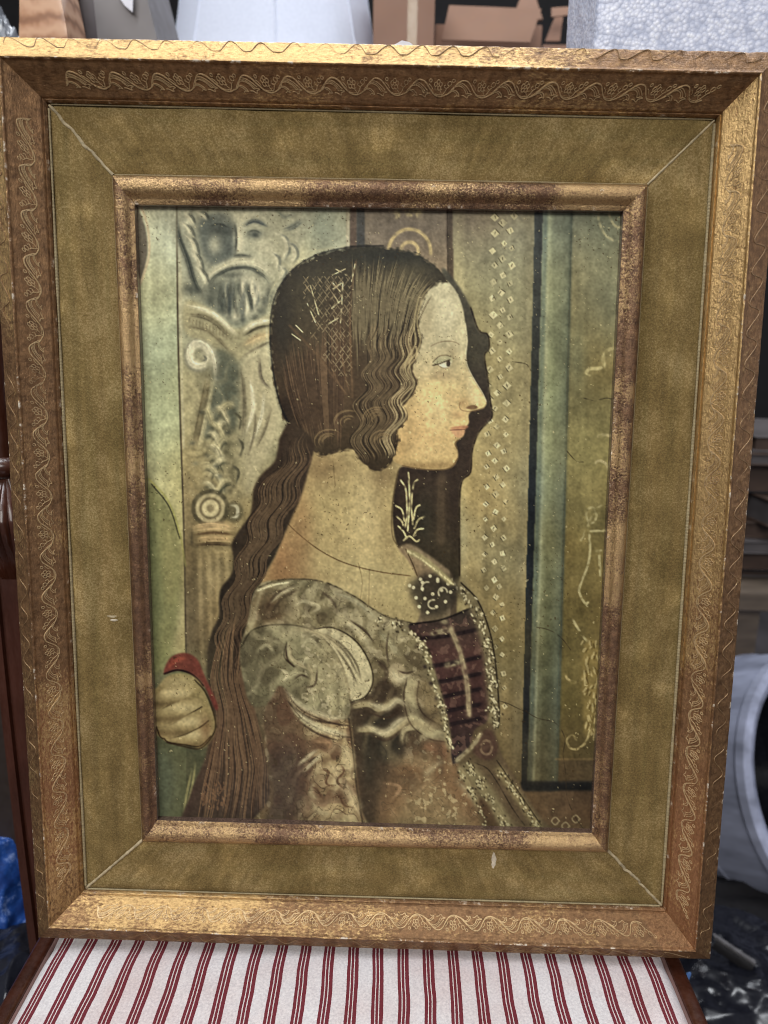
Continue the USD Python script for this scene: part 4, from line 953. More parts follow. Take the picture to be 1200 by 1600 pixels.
# --- long tail of hair down the back
tail = mask([(456, 660), (438, 682), (434, 702), (428, 722), (408, 742), (396, 764), (394, 784), (390, 806), (374, 828), (362, 850), (364, 872), (362, 896), (346, 918), (342, 940), (342, 962), (330, 990), (324, 1020), (324, 1060), (330, 1110), (322, 1180), (298, 1240), (284, 1325), (450, 1325), (442, 1240), (430, 1180), (412, 1120), (390, 1070), (378, 1020), (386, 985), (398, 945), (410, 905), (430, 868), (450, 822), (470, 776), (486, 720), (490, 690)], 1.6, True, 8)
lay(tail, grad_col([(660, (70, 56, 41)), (800, (68, 55, 40)), (930, (58, 49, 37)), (1050, (72, 61, 44)), (1180, (82, 65, 48)), (1310, (68, 56, 46))], GY))
for n_, w, col, a in ((70, 1.6, (42, 33, 26), .42), (170, 1.2, (128, 100, 68), .42)):
    L = []
    for k in range(n_):
        f = PR.random(); y0 = PR.uniform(670, 940); y1 = y0 + PR.uniform(60, 150)
        xl = lambda y: np.interp(y, [660, 720, 772, 836, 900, 962, 1060], [458, 434, 398, 380, 362, 342, 330]); xr = lambda y: np.interp(y, [660, 720, 776, 822, 868, 905, 985, 1060], [490, 486, 470, 450, 430, 410, 386, 380])
        yy = np.linspace(y0, min(y1, 1060), 14); o = 5.0 * np.sin(yy / 9.5 + .4 + .8 * f)
        L.append([(xl(y) + (xr(y) - xl(y)) * (.06 + .88 * f) + q, y) for y, q in zip(yy, o)])
    strokes(L, w, col, a, True)
for n_, w, col, a in ((60, 2.0, (54, 40, 32), .42), (130, 1.4, (138, 104, 70), .42)):
    L = []
    for k in range(n_):
        f = PR.random(); y0 = PR.uniform(960, 1180); yy = np.linspace(y0, min(1316, y0 + PR.uniform(80, 200)), 9)
        L.append([(np.interp(y, [960, 1060, 1120, 1200, 1320], [345, 330, 336, 326, 298]) + np.interp(y, [960, 1060, 1120, 1200, 1320], [50, 54, 72, 100, 132]) * f + 2 * math.sin(y / 25 + f * 6), y) for y in yy])
    strokes(L, w, col, a, True)
L = [[(x := PR.uniform(316, 352), y := PR.uniform(1222, 1262)), (x + PR.uniform(-3, 3), y + 4)] for k in range(70)]
strokes(L, 1.8, (126, 92, 62), .5)

# --- dress
body = mask([(402, 918), (440, 906), (500, 908), (550, 930), (600, 962), (640, 974), (668, 1000), (690, 1085), (702, 1140), (706, 1188), (724, 1200), (750, 1250), (776, 1325), (400, 1325), (422, 1240), (404, 1130), (384, 1070), (376, 1020), (388, 970)], 1.4, True, 8)
lay(body, grad_col([(905, (118, 108, 74)), (1000, (124, 112, 76)), (1120, (96, 82, 58)), (1200, (110, 86, 58)), (1310, (112, 92, 58))], GY))
fl = nz(7, 41); fl2 = nz(3.2, 42); fl3 = nz(13, 43)
spk = (fl2 > .9) * 1.0
lay(body * gaussian_filter((fl > .5) * 1.0, .8) * (GY < 1020), (158, 146, 104), .55)
lay(body * gaussian_filter((fl < -.8) * 1.0, .8), (78, 66, 46), .5)
lay(body * gaussian_filter(spk, .5), (170, 156, 114), .40)
# shoulder folds
lay(body * np.exp(-((GX - 420) / 34) ** 2 - ((GY - 950) / 34) ** 2), (92, 68, 46), .6)
strokes([[(412, 962), (430, 930), (460, 914)], [(420, 968), (440, 936), (474, 918)]], 4, (70, 56, 40), .5, True)
strokes([[(402, 923), (428, 914), (452, 910)]], 2.6, (196, 182, 134), .85)
strokes([[(404, 918), (440, 906), (500, 908), (550, 930), (600, 962), (645, 974)]], 2.0, (70, 60, 42), .6, grain=.4)
# gap between arm and body
lay(mask([(548, 1094), (574, 1090), (600, 1060), (630, 1100), (632, 1180), (610, 1260), (600, 1325), (572, 1325), (562, 1250), (552, 1170)], 3), (72, 60, 44), .9)
lay(mask([(570, 1130), (620, 1120), (626, 1180), (590, 1190), (574, 1230)], 6), (56, 54, 42), .6)
# pale ribbons of the bodice
rb = [[(552, 1104), (574, 1100), (590, 1108), (606, 1102), (620, 1094), (634, 1102)], [(560, 1140), (584, 1140), (604, 1148), (624, 1136), (642, 1122)], [(632, 1160), (634, 1140), (650, 1136)]]
strokes(rb, 9, (150, 136, 94), .85); strokes([[(x, y + 6) for x, y in l] for l in rb], 3, (70, 58, 42), .6)
lay(mask(ring(620, 1052, 14, 16, 11)[:-1], 1.5), (156, 140, 100), .8)
strokes([[(644, 1060), (640, 1090), (650, 1124), (676, 1146), (704, 1152)]], 16, (158, 146, 102), .9)
strokes([[(636, 1058), (631, 1090), (641, 1130), (670, 1154), (700, 1160)], [(655, 1064), (652, 1092), (662, 1116), (690, 1134)]], 2, (76, 62, 44), .7)
lay(mask([(654, 1068), (676, 1072), (694, 1130), (668, 1118)], 3), (128, 110, 72), .7)
lay(mask([(660, 1165), (700, 1158), (704, 1190), (690, 1184)], 4), (140, 98, 66), .6)
lay(mask([(612, 1200), (700, 1190), (720, 1210), (760, 1325), (600, 1325)], 8), (126, 96, 62), .75)
lay(mask([(640, 1240), (690, 1230), (740, 1325), (610, 1325)], 10), (138, 122, 80), .5)
sp2 = gaussian_filter((nz(2.2, 47) > 1.0) * 1.0, .5)
lay(mask([(660, 1190), (712, 1190), (780, 1325), (640, 1325)], 6) * sp2, (172, 152, 104), .6)
# puffed sleeve
puff = mask([(376, 1010), (396, 984), (440, 977), (484, 984), (516, 1010), (540, 1050), (546, 1086), (544, 1118), (520, 1124), (470, 1104), (440, 1072), (420, 1100), (392, 1100), (380, 1060)], 1.6, True, 8)
lay(puff, grad_col([(380, (84, 76, 54)), (430, (106, 98, 68)), (500, (140, 130, 90)), (545, (150, 136, 94))], GX), .95)
lay(puff * gaussian_filter((fl3 > .25) * 1.0, 1.2), (154, 148, 104), .35); lay(puff * gaussian_filter((fl < -.7) * 1.0, 1), (84, 76, 54), .45); lay(puff * gaussian_filter((nz(2, 44) > 1.1) * 1.0, .5) * (GX > 470), (186, 172, 128), .5)
strokes([[(450, 1000), (452, 1024), (468, 1036), (484, 1028)], [(446, 1060), (462, 1052), (474, 1062)], [(470, 1006), (486, 1000), (498, 1012)], [(400, 1020), (416, 1008), (430, 1022)]], 5, (168, 158, 114), .6, True)
strokes([[(376, 1012), (396, 984), (440, 976), (486, 984), (520, 1012), (540, 1050)], [(448, 1004), (444, 1026), (460, 1042)]], 2, (60, 52, 36), .7)
# linen showing in the slit of the sleeve
lay(mask([(490, 984), (520, 982), (552, 1000), (574, 1030), (582, 1062), (572, 1086), (550, 1096), (545, 1070), (532, 1034), (512, 1004)], 1), (176, 164, 118), .95)
strokes([[(500, 988), (532, 1006), (556, 1036), (566, 1070)], [(520, 1006), (544, 1040), (560, 1072)], [(508, 992), (540, 1020), (562, 1060)]], 3, (92, 82, 58), .6, True)
strokes([[(498, 985), (530, 994), (560, 1020), (576, 1052)]], 4, (184, 172, 126), .6, True)
strokes([[(490, 983), (520, 981), (553, 999), (575, 1030), (583, 1062), (572, 1087), (549, 1097)]], 1.8, (64, 54, 38), .7)
# lower sleeve, brocade
slv = mask([(440, 1072), (470, 1104), (520, 1122), (546, 1128), (552, 1170), (556, 1220), (562, 1260), (574, 1325), (410, 1325), (428, 1250), (420, 1180), (412, 1120), (424, 1090)], 1.6, True, 8)
lay(slv, grad_col([(410, (84, 66, 48)), (460, (104, 82, 58)), (520, (146, 124, 82)), (565, (152, 132, 88))], GX), .95)
wv = nz((9, 7), 46)
lay(slv * gaussian_filter((wv > .35) * 1.0, .8) * np.clip((GX - 440) / 60, .15, 1), (166, 148, 102), .65)
lay(slv * gaussian_filter((wv < -.6) * 1.0, .8), (92, 66, 48), .55)
lay(slv * gaussian_filter((np.abs(wv - .35) < .10) * 1.0, .4), (82, 62, 44), .45)
strokes([[(448, 1086), (470, 1116), (510, 1138), (546, 1146)], [(452, 1100), (480, 1130), (520, 1150)]], 6, (162, 150, 106), .75, True)
strokes([[(446, 1078), (470, 1108), (514, 1128), (546, 1134)], [(450, 1096), (476, 1126), (520, 1148), (548, 1152)]], 2, (72, 58, 42), .7)
strokes([[(545, 1122), (551, 1170), (556, 1220), (562, 1260), (572, 1312)]], 2.4, (52, 44, 32), .6)
lay(mask([(420, 1180), (470, 1170), (480, 1240), (440, 1325), (412, 1325)], 12), (70, 60, 52), .6)
crk = np.abs(nz(4.2, 66)); crk2 = np.abs(nz(2.6, 67))
lay((body + puff + slv).clip(0, 1) * gaussian_filter((crk < .08) * 1.0, .4), (70, 60, 42), .3)
lay((body + puff + slv).clip(0, 1) * gaussian_filter((crk2 < .10) * (nz(20, 68) > .2), .4), (66, 56, 40), .35)
brushy(slv * np.clip((GX - 440) / 60, .1, 1), 320, 8, (96, 72, 50), (176, 154, 108), .4); brushy(puff, 324, 9, (92, 84, 58), (164, 154, 110), .35); brushy(body * (GY < 1000), 328, 8, (84, 74, 52), (160, 148, 106), .4)
brushy(mask([(560, 1100), (690, 1080), (706, 1200), (610, 1230)], 10), 332, 11, (72, 60, 44), (142, 124, 84), .45)
ZC = lambda pts: [(380 + x / 2.857, 880 + y / 2.857) for x, y in pts]
dl, db, dw = (178, 166, 122), (74, 60, 44), (156, 142, 100)
for p_, w_, c_, a_ in (([(225, 190), (270, 170), (340, 195), (300, 225)], 16, dl, .6), ([(120, 180), (180, 130), (250, 100)], 12, dl, .4), ([(440, 255), (510, 300), (565, 365)], 20, dl, .75), ([(470, 250), (540, 300), (590, 360)], 7, db, .6), ([(400, 130), (500, 170), (600, 250)], 16, (150, 142, 104), .6), ([(340, 120), (400, 170), (420, 220)], 12, db, .4),
                       ([(600, 300), (650, 350), (700, 420)], 30, (150, 142, 102), .6), ([(580, 420), (640, 480), (620, 560)], 20, db, .5), ([(650, 300), (640, 380), (650, 470)], 8, db, .45),
                       ([(190, 300), (290, 300), (400, 350), (450, 420)], 22, dw, .6), ([(165, 470), (196, 500), (172, 534)], 10, dl, .7), ([(204, 350), (212, 420), (250, 450), (300, 480)], 13, dw, .7), ([(190, 360), (198, 430), (240, 470)], 8, db, .6), ([(280, 440), (310, 500), (300, 550)], 14, dw, .6), ([(330, 470), (320, 540), (270, 560)], 8, db, .5), ([(220, 520), (260, 500), (300, 520)], 8, db, .5), ([(100, 380), (140, 340), (190, 370)], 12, (120, 110, 78), .6), ([(60, 420), (90, 480), (60, 540)], 10, (112, 102, 72), .5),
                       ([(400, 420), (440, 500), (460, 590)], 36, (164, 152, 108), .5), ([(180, 556), (260, 634), (390, 690), (470, 690)], 26, dl, .7), ([(190, 610), (290, 690), (460, 724)], 9, db, .65), ([(215, 650), (330, 730), (474, 772)], 26, dl, .7), ([(240, 700), (340, 764), (440, 796)], 8, db, .6),
                       ([(310, 790), (380, 800), (380, 840)], 24, (150, 118, 80), .7), ([(330, 830), (240, 905)], 16, dl, .6), ([(352, 850), (268, 934)], 16, dl, .6), ([(330, 860), (290, 890)], 7, db, .5), ([(420, 800), (470, 860), (480, 960)], 40, (172, 154, 108), .65), ([(380, 880), (420, 960), (400, 1040)], 34, (166, 148, 104), .6), ([(450, 960), (490, 1060), (520, 1130)], 44, (170, 152, 108), .65), ([(320, 980), (300, 1020), (330, 1060)], 22, dw, .55), ([(300, 1060), (340, 1110), (400, 1120)], 26, dw, .5),
                       ([(340, 920), (380, 930), (370, 980), (410, 1000)], 9, (96, 70, 48), .65), ([(430, 890), (450, 930), (420, 970), (450, 1010)], 9, (100, 72, 50), .6), ([(390, 1050), (430, 1040), (450, 1080), (500, 1090)], 9, (100, 74, 50), .6), ([(300, 1000), (330, 1010), (350, 1050)], 8, (92, 68, 48), .6), ([(250, 960), (290, 980), (280, 1040)], 16, (96, 72, 52), .5),
                       ([(556, 622), (640, 646), (690, 612), (730, 640)], 26, dl, .7), ([(540, 720), (630, 756), (700, 700), (750, 690)], 30, dl, .7), ([(550, 660), (640, 690), (700, 650)], 10, db, .7), ([(560, 760), (640, 790), (720, 740)], 10, db, .6), ([(706, 800), (720, 740), (770, 740)], 22, dw, .7), ([(790, 800), (800, 770), (830, 780)], 18, dw, .6), ([(664, 470), (690, 520), (750, 500)], 34, dl, .65), ([(690, 480), (730, 490), (770, 480)], 8, db, .6), ([(620, 980), (700, 1000), (660, 1060)], 14, (150, 118, 80), .5), ([(600, 800), (640, 850), (620, 900)], 24, (64, 58, 44), .5), ([(800, 960), (860, 900), (900, 880)], 30, (160, 142, 100), .5), ([(760, 1040), (820, 980)], 18, (150, 124, 84), .5), ([(940, 960), (1040, 1060), (1090, 1150)], 30, (150, 138, 98), .5)):
    q_ = ZC(p_); strokes([q_], w_ / 2.857 * .95, c_, a_ * .8, True)
    L = [[(x + PR.normal(0, 1.2), y + PR.normal(0, 1.2)) for x, y in q_] for k in range(3)]
    strokes(L[:2], 1.5, tuple(np.array(c_) * 1.1), a_ * .4, True, .3); strokes(L[2:], 1.5, tuple(np.array(c_) * .8), a_ * .4, True, .3)
lay(slv * gaussian_filter((crk < .08) * 1.0, .4), (78, 64, 44), .3)
# laced bodice front
cor = mask([(640, 976), (690, 968), (736, 950), (750, 970), (762, 1020), (768, 1070), (764, 1120), (750, 1150), (734, 1168), (712, 1192), (706, 1186), (701, 1130), (688, 1080), (668, 1012), (650, 992)], 1.2, True, 8)
lay(cor, grad_col([(960, (66, 56, 46)), (1020, (84, 58, 50)), (1100, (72, 50, 44)), (1190, (58, 48, 42))], GY), .97)
lay(cor * gaussian_filter((nz(2.5, 48) > .9) * 1.0, .5), (112, 84, 68), .5)
bars = []
for k, y in enumerate((992, 1036, 1062, 1086, 1110, 1132)):
    bars.append([(654 + k * 9, y + 6), (700, y + 1), (752, y - 10)])
strokes(bars, 6, (46, 36, 34), .8)
strokes([[(703, 980), (716, 1010), (724, 1040), (730, 1070), (733, 1120)]], 7, (140, 122, 88), .85, grain=.2)
strokes([[(674, 990), (692, 986), (706, 982)], [(696, 1040), (712, 1036), (718, 1034)], [(690, 970), (698, 972)]], 7, (136, 122, 88), .7, grain=.5)
strokes([[(640, 976), (690, 968), (736, 950)]], 2.5, (40, 34, 28), .7)
# lace edges
edge1 = [(712, 912), (738, 940), (756, 985), (765, 1030), (770, 1080), (772, 1120), (770, 1140)]
strokes([edge1], 17, (112, 100, 68), .9); strokes([[(x + 8, y - 2) for x, y in edge1]], 2, (46, 38, 26), .7)
edge2 = [(590, 968), (640, 985), (664, 1020), (684, 1080), (696, 1130), (702, 1170)]
strokes([edge2[2:]], 9, (130, 118, 80), .7)
L, L2 = [], []
for e, n_, w in ((edge1, 120, 6), (edge2, 90, 5)):
    p = crom(e, 12)
    for k in range(n_):
        q = p[PR.integers(len(p))] + PR.normal(0, w * .6, 2); L.append([tuple(q), tuple(q + PR.normal(0, 1.6, 2) + [1, 2])]); q = q + PR.normal(0, 3, 2); L2.append([tuple(q), tuple(q + [1.5, 2.5])])
strokes(L2, 2, (62, 52, 36), .7); strokes(L, 2.2, (184, 172, 126), .8)
# brooch of pearls at the neckline
lay(mask([(640, 918), (654, 900), (690, 894), (712, 908), (716, 930), (708, 946), (688, 962), (660, 960), (648, 940)], 5), (60, 54, 42), .8)
dots = [(657, 905), (672, 900), (684, 905), (646, 918), (660, 920), (650, 934), (664, 935), (676, 928), (655, 948), (668, 957), (684, 908), (700, 912), (690, 922), (704, 925), (660, 910), (640, 915), (696, 940), (682, 948)]
for x, y in dots:
    lay(mask(ring(x, y, 2.8, 2.8, 9)[:-1], .6), (182, 172, 128), .85)
strokes([ring(677, 944, 8, 7, 11)[2:9], ring(692, 926, 7, 8, 11)[4:11], ring(668, 918, 9, 9, 11)[4:9]], 2.2, (170, 160, 120), .8)
strokes([[(638, 862), (660, 872), (684, 892), (706, 912)]], 8, (140, 128, 84), .9); strokes([[(634, 858), (646, 884), (652, 900)]], 1.6, (80, 64, 40), .7)
L = [[(636 + 72 * t + PR.normal(0, 1), 860 + 52 * t ** 1.15), (637 + 72 * t, 862 + 52 * t ** 1.15)] for t in np.linspace(0, 1, 26)]
strokes(L, 2.6, (184, 170, 118), .8)
# hem at the lower right
lay(mask([(742, 1140), (768, 1130), (778, 1160), (790, 1190), (840, 1270), (880, 1325), (770, 1325), (748, 1250), (716, 1200), (734, 1168)], 1.5), (92, 76, 52), .95)
strokes([[(728, 1196), (756, 1232), (790, 1290), (806, 1325)]], 20, (124, 112, 74), .9)
strokes([[(778, 1200), (806, 1240), (836, 1285), (858, 1322)]], 13, (120, 106, 68), .85)
strokes([[(718, 1200), (746, 1256), (768, 1325)]], 8, (138, 124, 82), .8)
lay(mask([(744, 1262), (760, 1252), (792, 1325), (768, 1325)], 3), (84, 64, 42), .8)
L, L2 = [], []
for e, n_, w in (([(728, 1196), (756, 1232), (790, 1290), (806, 1325)], 90, 6), ([(778, 1200), (806, 1240), (836, 1285), (858, 1322)], 70, 4), ([(718, 1200), (746, 1256), (768, 1325)], 40, 3)):
    p = crom(e, 12)
    for k in range(n_):
        q = p[PR.integers(len(p))] + PR.normal(0, w * .6, 2); L.append([tuple(q), tuple(q + [1.2, 2])]); q = q + PR.normal(0, 3, 2); L2.append([tuple(q), tuple(q + [1.5, 2.5])])
strokes(L2, 2, (58, 48, 32), .65); strokes(L, 2.0, (176, 164, 116), .7)
lay(mask([(748, 1148), (766, 1140), (778, 1168), (770, 1186), (752, 1186), (738, 1172)], 2), (84, 62, 48), .85)
strokes([ring(760, 1168, 9, 11, 9)], 3, (136, 112, 80), .5, grain=.4); strokes([[(712, 1190), (738, 1166), (752, 1146)]], 6, (148, 134, 94), .7, grain=.3)
strokes([[(742, 1192), (766, 1206), (800, 1262), (820, 1290)], [(776, 1188), (812, 1240), (846, 1290)]], 1.6, (52, 44, 30), .5, grain=.3)

# --- sleeve and hand of someone behind, cut by the frame
lay(mask([(256, 1052), (266, 1028), (288, 1020), (308, 1030), (320, 1056), (340, 1100), (336, 1108), (318, 1070), (298, 1052), (276, 1046)], 1.2), (112, 60, 46), .95)
strokes([[(262, 1046), (274, 1032), (294, 1028)]], 6, (150, 76, 54), .6, True); strokes([[(256, 1053), (278, 1047), (300, 1054), (318, 1072)]], 2.6, (50, 24, 20), .8)
lay(mask([(206, 1090), (240, 1078), (262, 1056), (290, 1052), (312, 1066), (328, 1100), (338, 1130), (330, 1156), (312, 1170), (290, 1160), (262, 1156), (240, 1146), (206, 1140)], 1.4), (136, 118, 72), .95)
for k, pts in enumerate(([(240, 1092), (262, 1072), (288, 1064), (304, 1076), (290, 1092), (262, 1104), (240, 1114)], [(240, 1114), (262, 1104), (290, 1090), (312, 1092), (316, 1104), (296, 1116), (270, 1132), (244, 1136)],
                          [(244, 1136), (270, 1131), (298, 1114), (320, 1112), (326, 1126), (310, 1138), (284, 1150), (254, 1154)], [(256, 1154), (286, 1150), (312, 1138), (330, 1136), (330, 1150), (312, 1166), (290, 1164), (264, 1160)])):
    m_ = mask(pts, 1.0); lay(m_, (140, 122, 76), .9)
    c_ = np.mean(pts, 0)
    lay(m_ * np.exp(-((GX - c_[0] - 6) / 26) ** 2 - ((GY - c_[1] + 5) / 8) ** 2), (176, 158, 106), .8)
    lay(m_ * np.exp(-((GY - c_[1] - 13) / 6) ** 2), (96, 78, 48), .6)
    strokes([pts[4:] + [pts[0]]], 1.8, (60, 46, 28), .75)
blob(322, 1140, 10, 22, (110, 80, 50), .6); blob(278, 1066, 26, 9, (164, 146, 98), .5)
strokes([[(304, 1062), (320, 1080), (332, 1108), (337, 1136), (326, 1158), (310, 1170), (286, 1166), (260, 1160)]], 2.2, (62, 48, 30), .7)

# --- the surface of an old wall: stains, specks, fine crackle, printed grain, a painted sheen at the foot
C *= (1 + .018 * fin + .026 * gr + .008 * vs)[..., None]
lum = (C @ np.array([.3, .59, .11]))[..., None]; C = lum + (C - lum) * np.array([.72, .72, .76])
lay(gaussian_filter((nz(.8, 61) > 2.8) * 1.0, .4), (72, 60, 42), .35)
lay(gaussian_filter((nz(1.0, 62) > 2.7) * 1.0, .4), (196, 184, 140), .4)
lay(gaussian_filter((nz(.9, 64) > 2.2) * (nz(28, 65) > .7) * 1.0, .4), (66, 54, 36), .5)
lay(np.clip((GY - 1262) / 40, 0, 1) ** 2, (104, 104, 86), .22)  # reflected haze along the lower edge, painted into the print colours
fine_ = np.stack([gaussian_filter(C[..., c], 1.3) for c in range(3)], -1); wide_ = np.stack([gaussian_filter(C[..., c], 12) for c in range(3)], -1)
C = C + .42 * (C - fine_) + .28 * (C - wide_)
C = C * (1 + .11 * np.clip(face + .55 * neck, 0, 1) * (1 - np.clip(hair, 0, 1)) * (1 - np.clip(tail + body, 0, 1)))[..., None]
C = 106 + (C - 106) * 1.16; C *= np.array([1.02, 1.015, 1.0])
C = np.clip(C, 8, 250)
lin = np.where(C / 255 <= .04045, C / 255 / 12.92, ((C / 255 + .055) / 1.055) ** 2.4)
lin = np.clip(lin * PRINT_TONE, 0.004, .8)
# sheet units to the frame's plane
src = np.array([(203, 306), (984, 306), (984, 1318), (203, 1318)], float)
dst = np.array([(-.160589, .217011), (.158681, .220642), (.185988, -.223299), (-.175587, -.232032)])
A_ = []
for (x, y), (u, v) in zip(src, dst):
    A_ += [[x, y, 1, 0, 0, 0, -u * x, -u * y], [0, 0, 0, x, y, 1, -v * x, -v * y]]
h_ = np.append(np.linalg.solve(np.array(A_), dst.ravel()), 1).reshape(3, 3)
uvw = np.stack([GX.ravel(), GY.ravel(), np.ones(GX.size)], -1) @ h_.T
PV = np.concatenate([uvw[:, :2] / uvw[:, 2:], np.full((GX.size, 1), -.001)], 1)
PV[:, 2] += (fbm(PV * 14 + 3, 3, 90) - .5) * .0012
PF = grid_faces(HH, WW)[:, [0, 2, 1]]
inside = (np.abs(PV[:, 0] - .0005) < .1605) & (PV[:, 1] < .2170) & (PV[:, 1] > -.2190)
PF = PF[inside[PF].all(1)]
used, inv = np.unique(PF, return_inverse=True)
PV, PF, lin = PV[used], inv.reshape(-1, 3), lin.reshape(-1, 3)[used]
obj('picture_print', (PV, PF), 'printed_picture', fp, smooth=True, attrs={'paint': lin.reshape(-1, 3)},
    label='print of a long-haired lady in profile before a carved pilaster')

# ------------------------------------------------------------------ the chair that carries the picture
SEAT = 0.46
chair = thing('chair', 'dark red-brown carved chair with a red and white striped seat under the picture', 'chair')
nx_, ny_ = 150, 120
X, Y = np.meshgrid(np.linspace(-.2345, .2155, nx_), np.linspace(-.40, .035, ny_), indexing='ij')
ex = np.minimum(X + .2345, .2155 - X); ey = np.minimum(Y + .40, .035 - Y)
Zs = SEAT - .0125 * np.exp(-ex / .0055) - .02 * np.exp(-ey / .012) + .0012 * np.sin(np.pi * (X + .232) / .445) - .001
Zs += (fbm(np.stack([X * 12, Y * 12, X * 0], -1), 3, 7) - .5) * .0022 + (fbm(np.stack([X * 34 + Y * 18, Y * 14, X * 0 + 3], -1), 3, 17) - .5) * .0016
Zs -= .0020 * np.exp(-((Y + .040) / .012) ** 2)
st = (X + .0103) / .01757 + .5 + .16 * (fbm(np.stack([X * 16, Y * 24, X * 0 + 4], -1), 3, 9) - .5)
st = st + np.exp(-ex / .004) * np.where(X < 0, .25, -.25)
seat = obj('seat', (np.stack([X, Y, Zs], -1).reshape(-1, 3), grid_faces(nx_, ny_)), 'striped_cotton', chair, smooth=True,
           attrs={'stripe': np.stack([st, st, st], -1).reshape(-1, 3)}, label='cream cotton seat with thin and wide dark red stripes')
for sx, x in ((-1, -.2345), (1, .2155)):
    t = np.linspace(-.40, .035, 60)
    P = np.stack([np.full(60, x), t, np.full(60, SEAT - .012)], -1)
    obj('seat_piping', strip_tube(P, np.tile([0, 0, 1.], (60, 1)), .0016), 'striped_wine', seat, smooth=True)
obj('seat_rail', box(-.2485, -.235, -.41, .075, SEAT - .085, SEAT - .0095, .004), 'chair_wood', chair, smooth=40)
obj('seat_rail', box(.216, .2285, -.41, .075, SEAT - .085, SEAT - .0095, .004), 'chair_wood', chair, smooth=40)
obj('seat_rail', box(-.235, .216, -.425, -.402, SEAT - .085, SEAT - .02, .004), 'chair_wood', chair, smooth=40)
obj('seat_rail', box(-.280, .222, .040, .072, SEAT - .085, SEAT - .004, .004), 'chair_wood', chair, smooth=40)
import manifold3d as m3
def post(pts, rad):
    pts = np.asarray(pts, float); rad = np.broadcast_to(rad, len(pts))
    return m3.Manifold.batch_boolean([m3.Manifold.batch_hull([m3.Manifold.sphere(r0, 14).translate(tuple(a)), m3.Manifold.sphere(r1, 14).translate(tuple(b))])
                                      for a, b, r0, r1 in zip(pts[:-1], pts[1:], rad[:-1], rad[1:])], m3.OpType.Add)
for x in (-.230, .205):
    obj('leg', post([(x, -.40, SEAT - .06), (x, -.405, .24), (x * 1.02, -.41, .0)], [.024, .018, .014]), 'chair_wood', chair, smooth=50)
# back stile: square section with a moulded front edge and carved leaf at its top
for x, sg in ((-.2815, 1), (.232, -1)):
    lo_, hi_ = 0.0, .70
    vs_ = []
    for z in np.linspace(lo_, hi_, 14):
        tt = (z - lo_) / (hi_ - lo_); xc = x - .011 * tt * sg; yc = .062 + .05 * (tt - .5) ** 2; w = .0135 - .002 * tt
        for (a, b) in ((-1, -1), (-.45, -1), (-.38, -.72), (-.15, -.72), (-.08, -1), (1, -1), (1, 1), (-1, 1)):
            vs_.append((xc + a * w * sg, yc + b * .013, z))
    n8 = 8; F = grid_faces(14, 8); 
    i = np.arange(13)
    F = np.vstack([F, np.stack([i * 8 + 7, i * 8, i * 8 + 8], -1), np.stack([i * 8 + 7, i * 8 + 8, i * 8 + 15], -1)])
    stile = obj('back_stile', (np.array(vs_), F[:, ::-1] if sg < 0 else F), 'chair_wood', chair, smooth=30)
    for k in range(7):
        z = .705 - .012 * k + .02 * (k > 3); spread = (k - 3) * .0055
        pts = [(x - .012 * sg + spread * .3, .082, .775), (x - .012 * sg + spread * 1.0, .072 - .004 * (3 - abs(k - 3)), .745), (x - .011 * sg + spread * .9, .073, .715), (x - .010 * sg + spread * .35, .080, .684)]
        obj('carved_leaf', post(crom(pts, 4), np.interp(np.linspace(0, 1, 13), [0, .4, .8, 1], [.003, .0055, .0045, .0018])), 'chair_wood', stile, smooth=50)
    kn = trimesh.creation.icosphere(3, .0135); kn.apply_scale((1.15, 1, .75)); kn.apply_translation((x - .014 * sg, .085, .785))
    obj('carved_knop', kn, 'chair_wood', stile, smooth=True)
    obj('carved_leaf', post([(x - .014 * sg, .088, .79), (x - .016 * sg, .092, .86), (x - .012 * sg, .098, .93)], [.011, .013, .010]), 'chair_wood', stile, smooth=50)
obj('crest_rail', post([(-.257, .10, .93), (-.12, .11, .965), (-.02, .112, .975), (.08, .11, .965), (.215, .10, .93)], [.012, .016, .018, .016, .012]), 'chair_wood', chair, smooth=50)

# ------------------------------------------------------------------ behind: a cabinet with things standing on it
CT = 0.97
cab = thing('cabinet', 'low dark wooden cabinet hidden behind the picture', 'cabinet', (0, 0, 0))
obj('carcass', box(-.44, .30, .16, 1.25, .02, CT - .02, .004), 'cabinet_wood', cab, smooth=40)
obj('cabinet_top', box(-.47, .31, .14, 1.27, CT - .02, CT, .004), 'cabinet_wood', cab, smooth=40)

def at(px, py, y): return sight(px, py, y)
def zspan(py, y): return at(600, py, y)[2]

# burl wood post
y0 = .30; a = at(21, 30, y0); b = at(104, 30, y0)
w = b[0] - a[0]; xm = (a[0] + b[0]) / 2
prof = crom([(-w / 2 - .0015, CT), (-w / 2, CT + .10), (-w / 2 + .0015, CT + .155), (-w / 2 + .006, CT + .20), (-w * .2, CT + .26), (w * .2, CT + .26), (w / 2 - .002, CT + .20), (w / 2, CT + .155), (w / 2, CT + .10), (w / 2, CT)], 6)
from shapely.geometry import Polygon
pm = trimesh.creation.extrude_polygon(Polygon(prof), .05); pm.apply_transform(trimesh.transformations.rotation_matrix(math.pi / 2, (1, 0, 0))); pm.apply_translation((xm, y0 + .05, 0))
post_t = thing('carved_upright', 'orange-brown burl wood upright at the top left behind the picture', 'wooden upright')
obj('burl_panel', pm, 'burl_wood', post_t, smooth=30)
obj('foot', box(xm - w * .7, xm + w * .7, y0 - .012, y0 + .07, CT, CT + .018, .004), 'burl_wood', post_t, smooth=40)

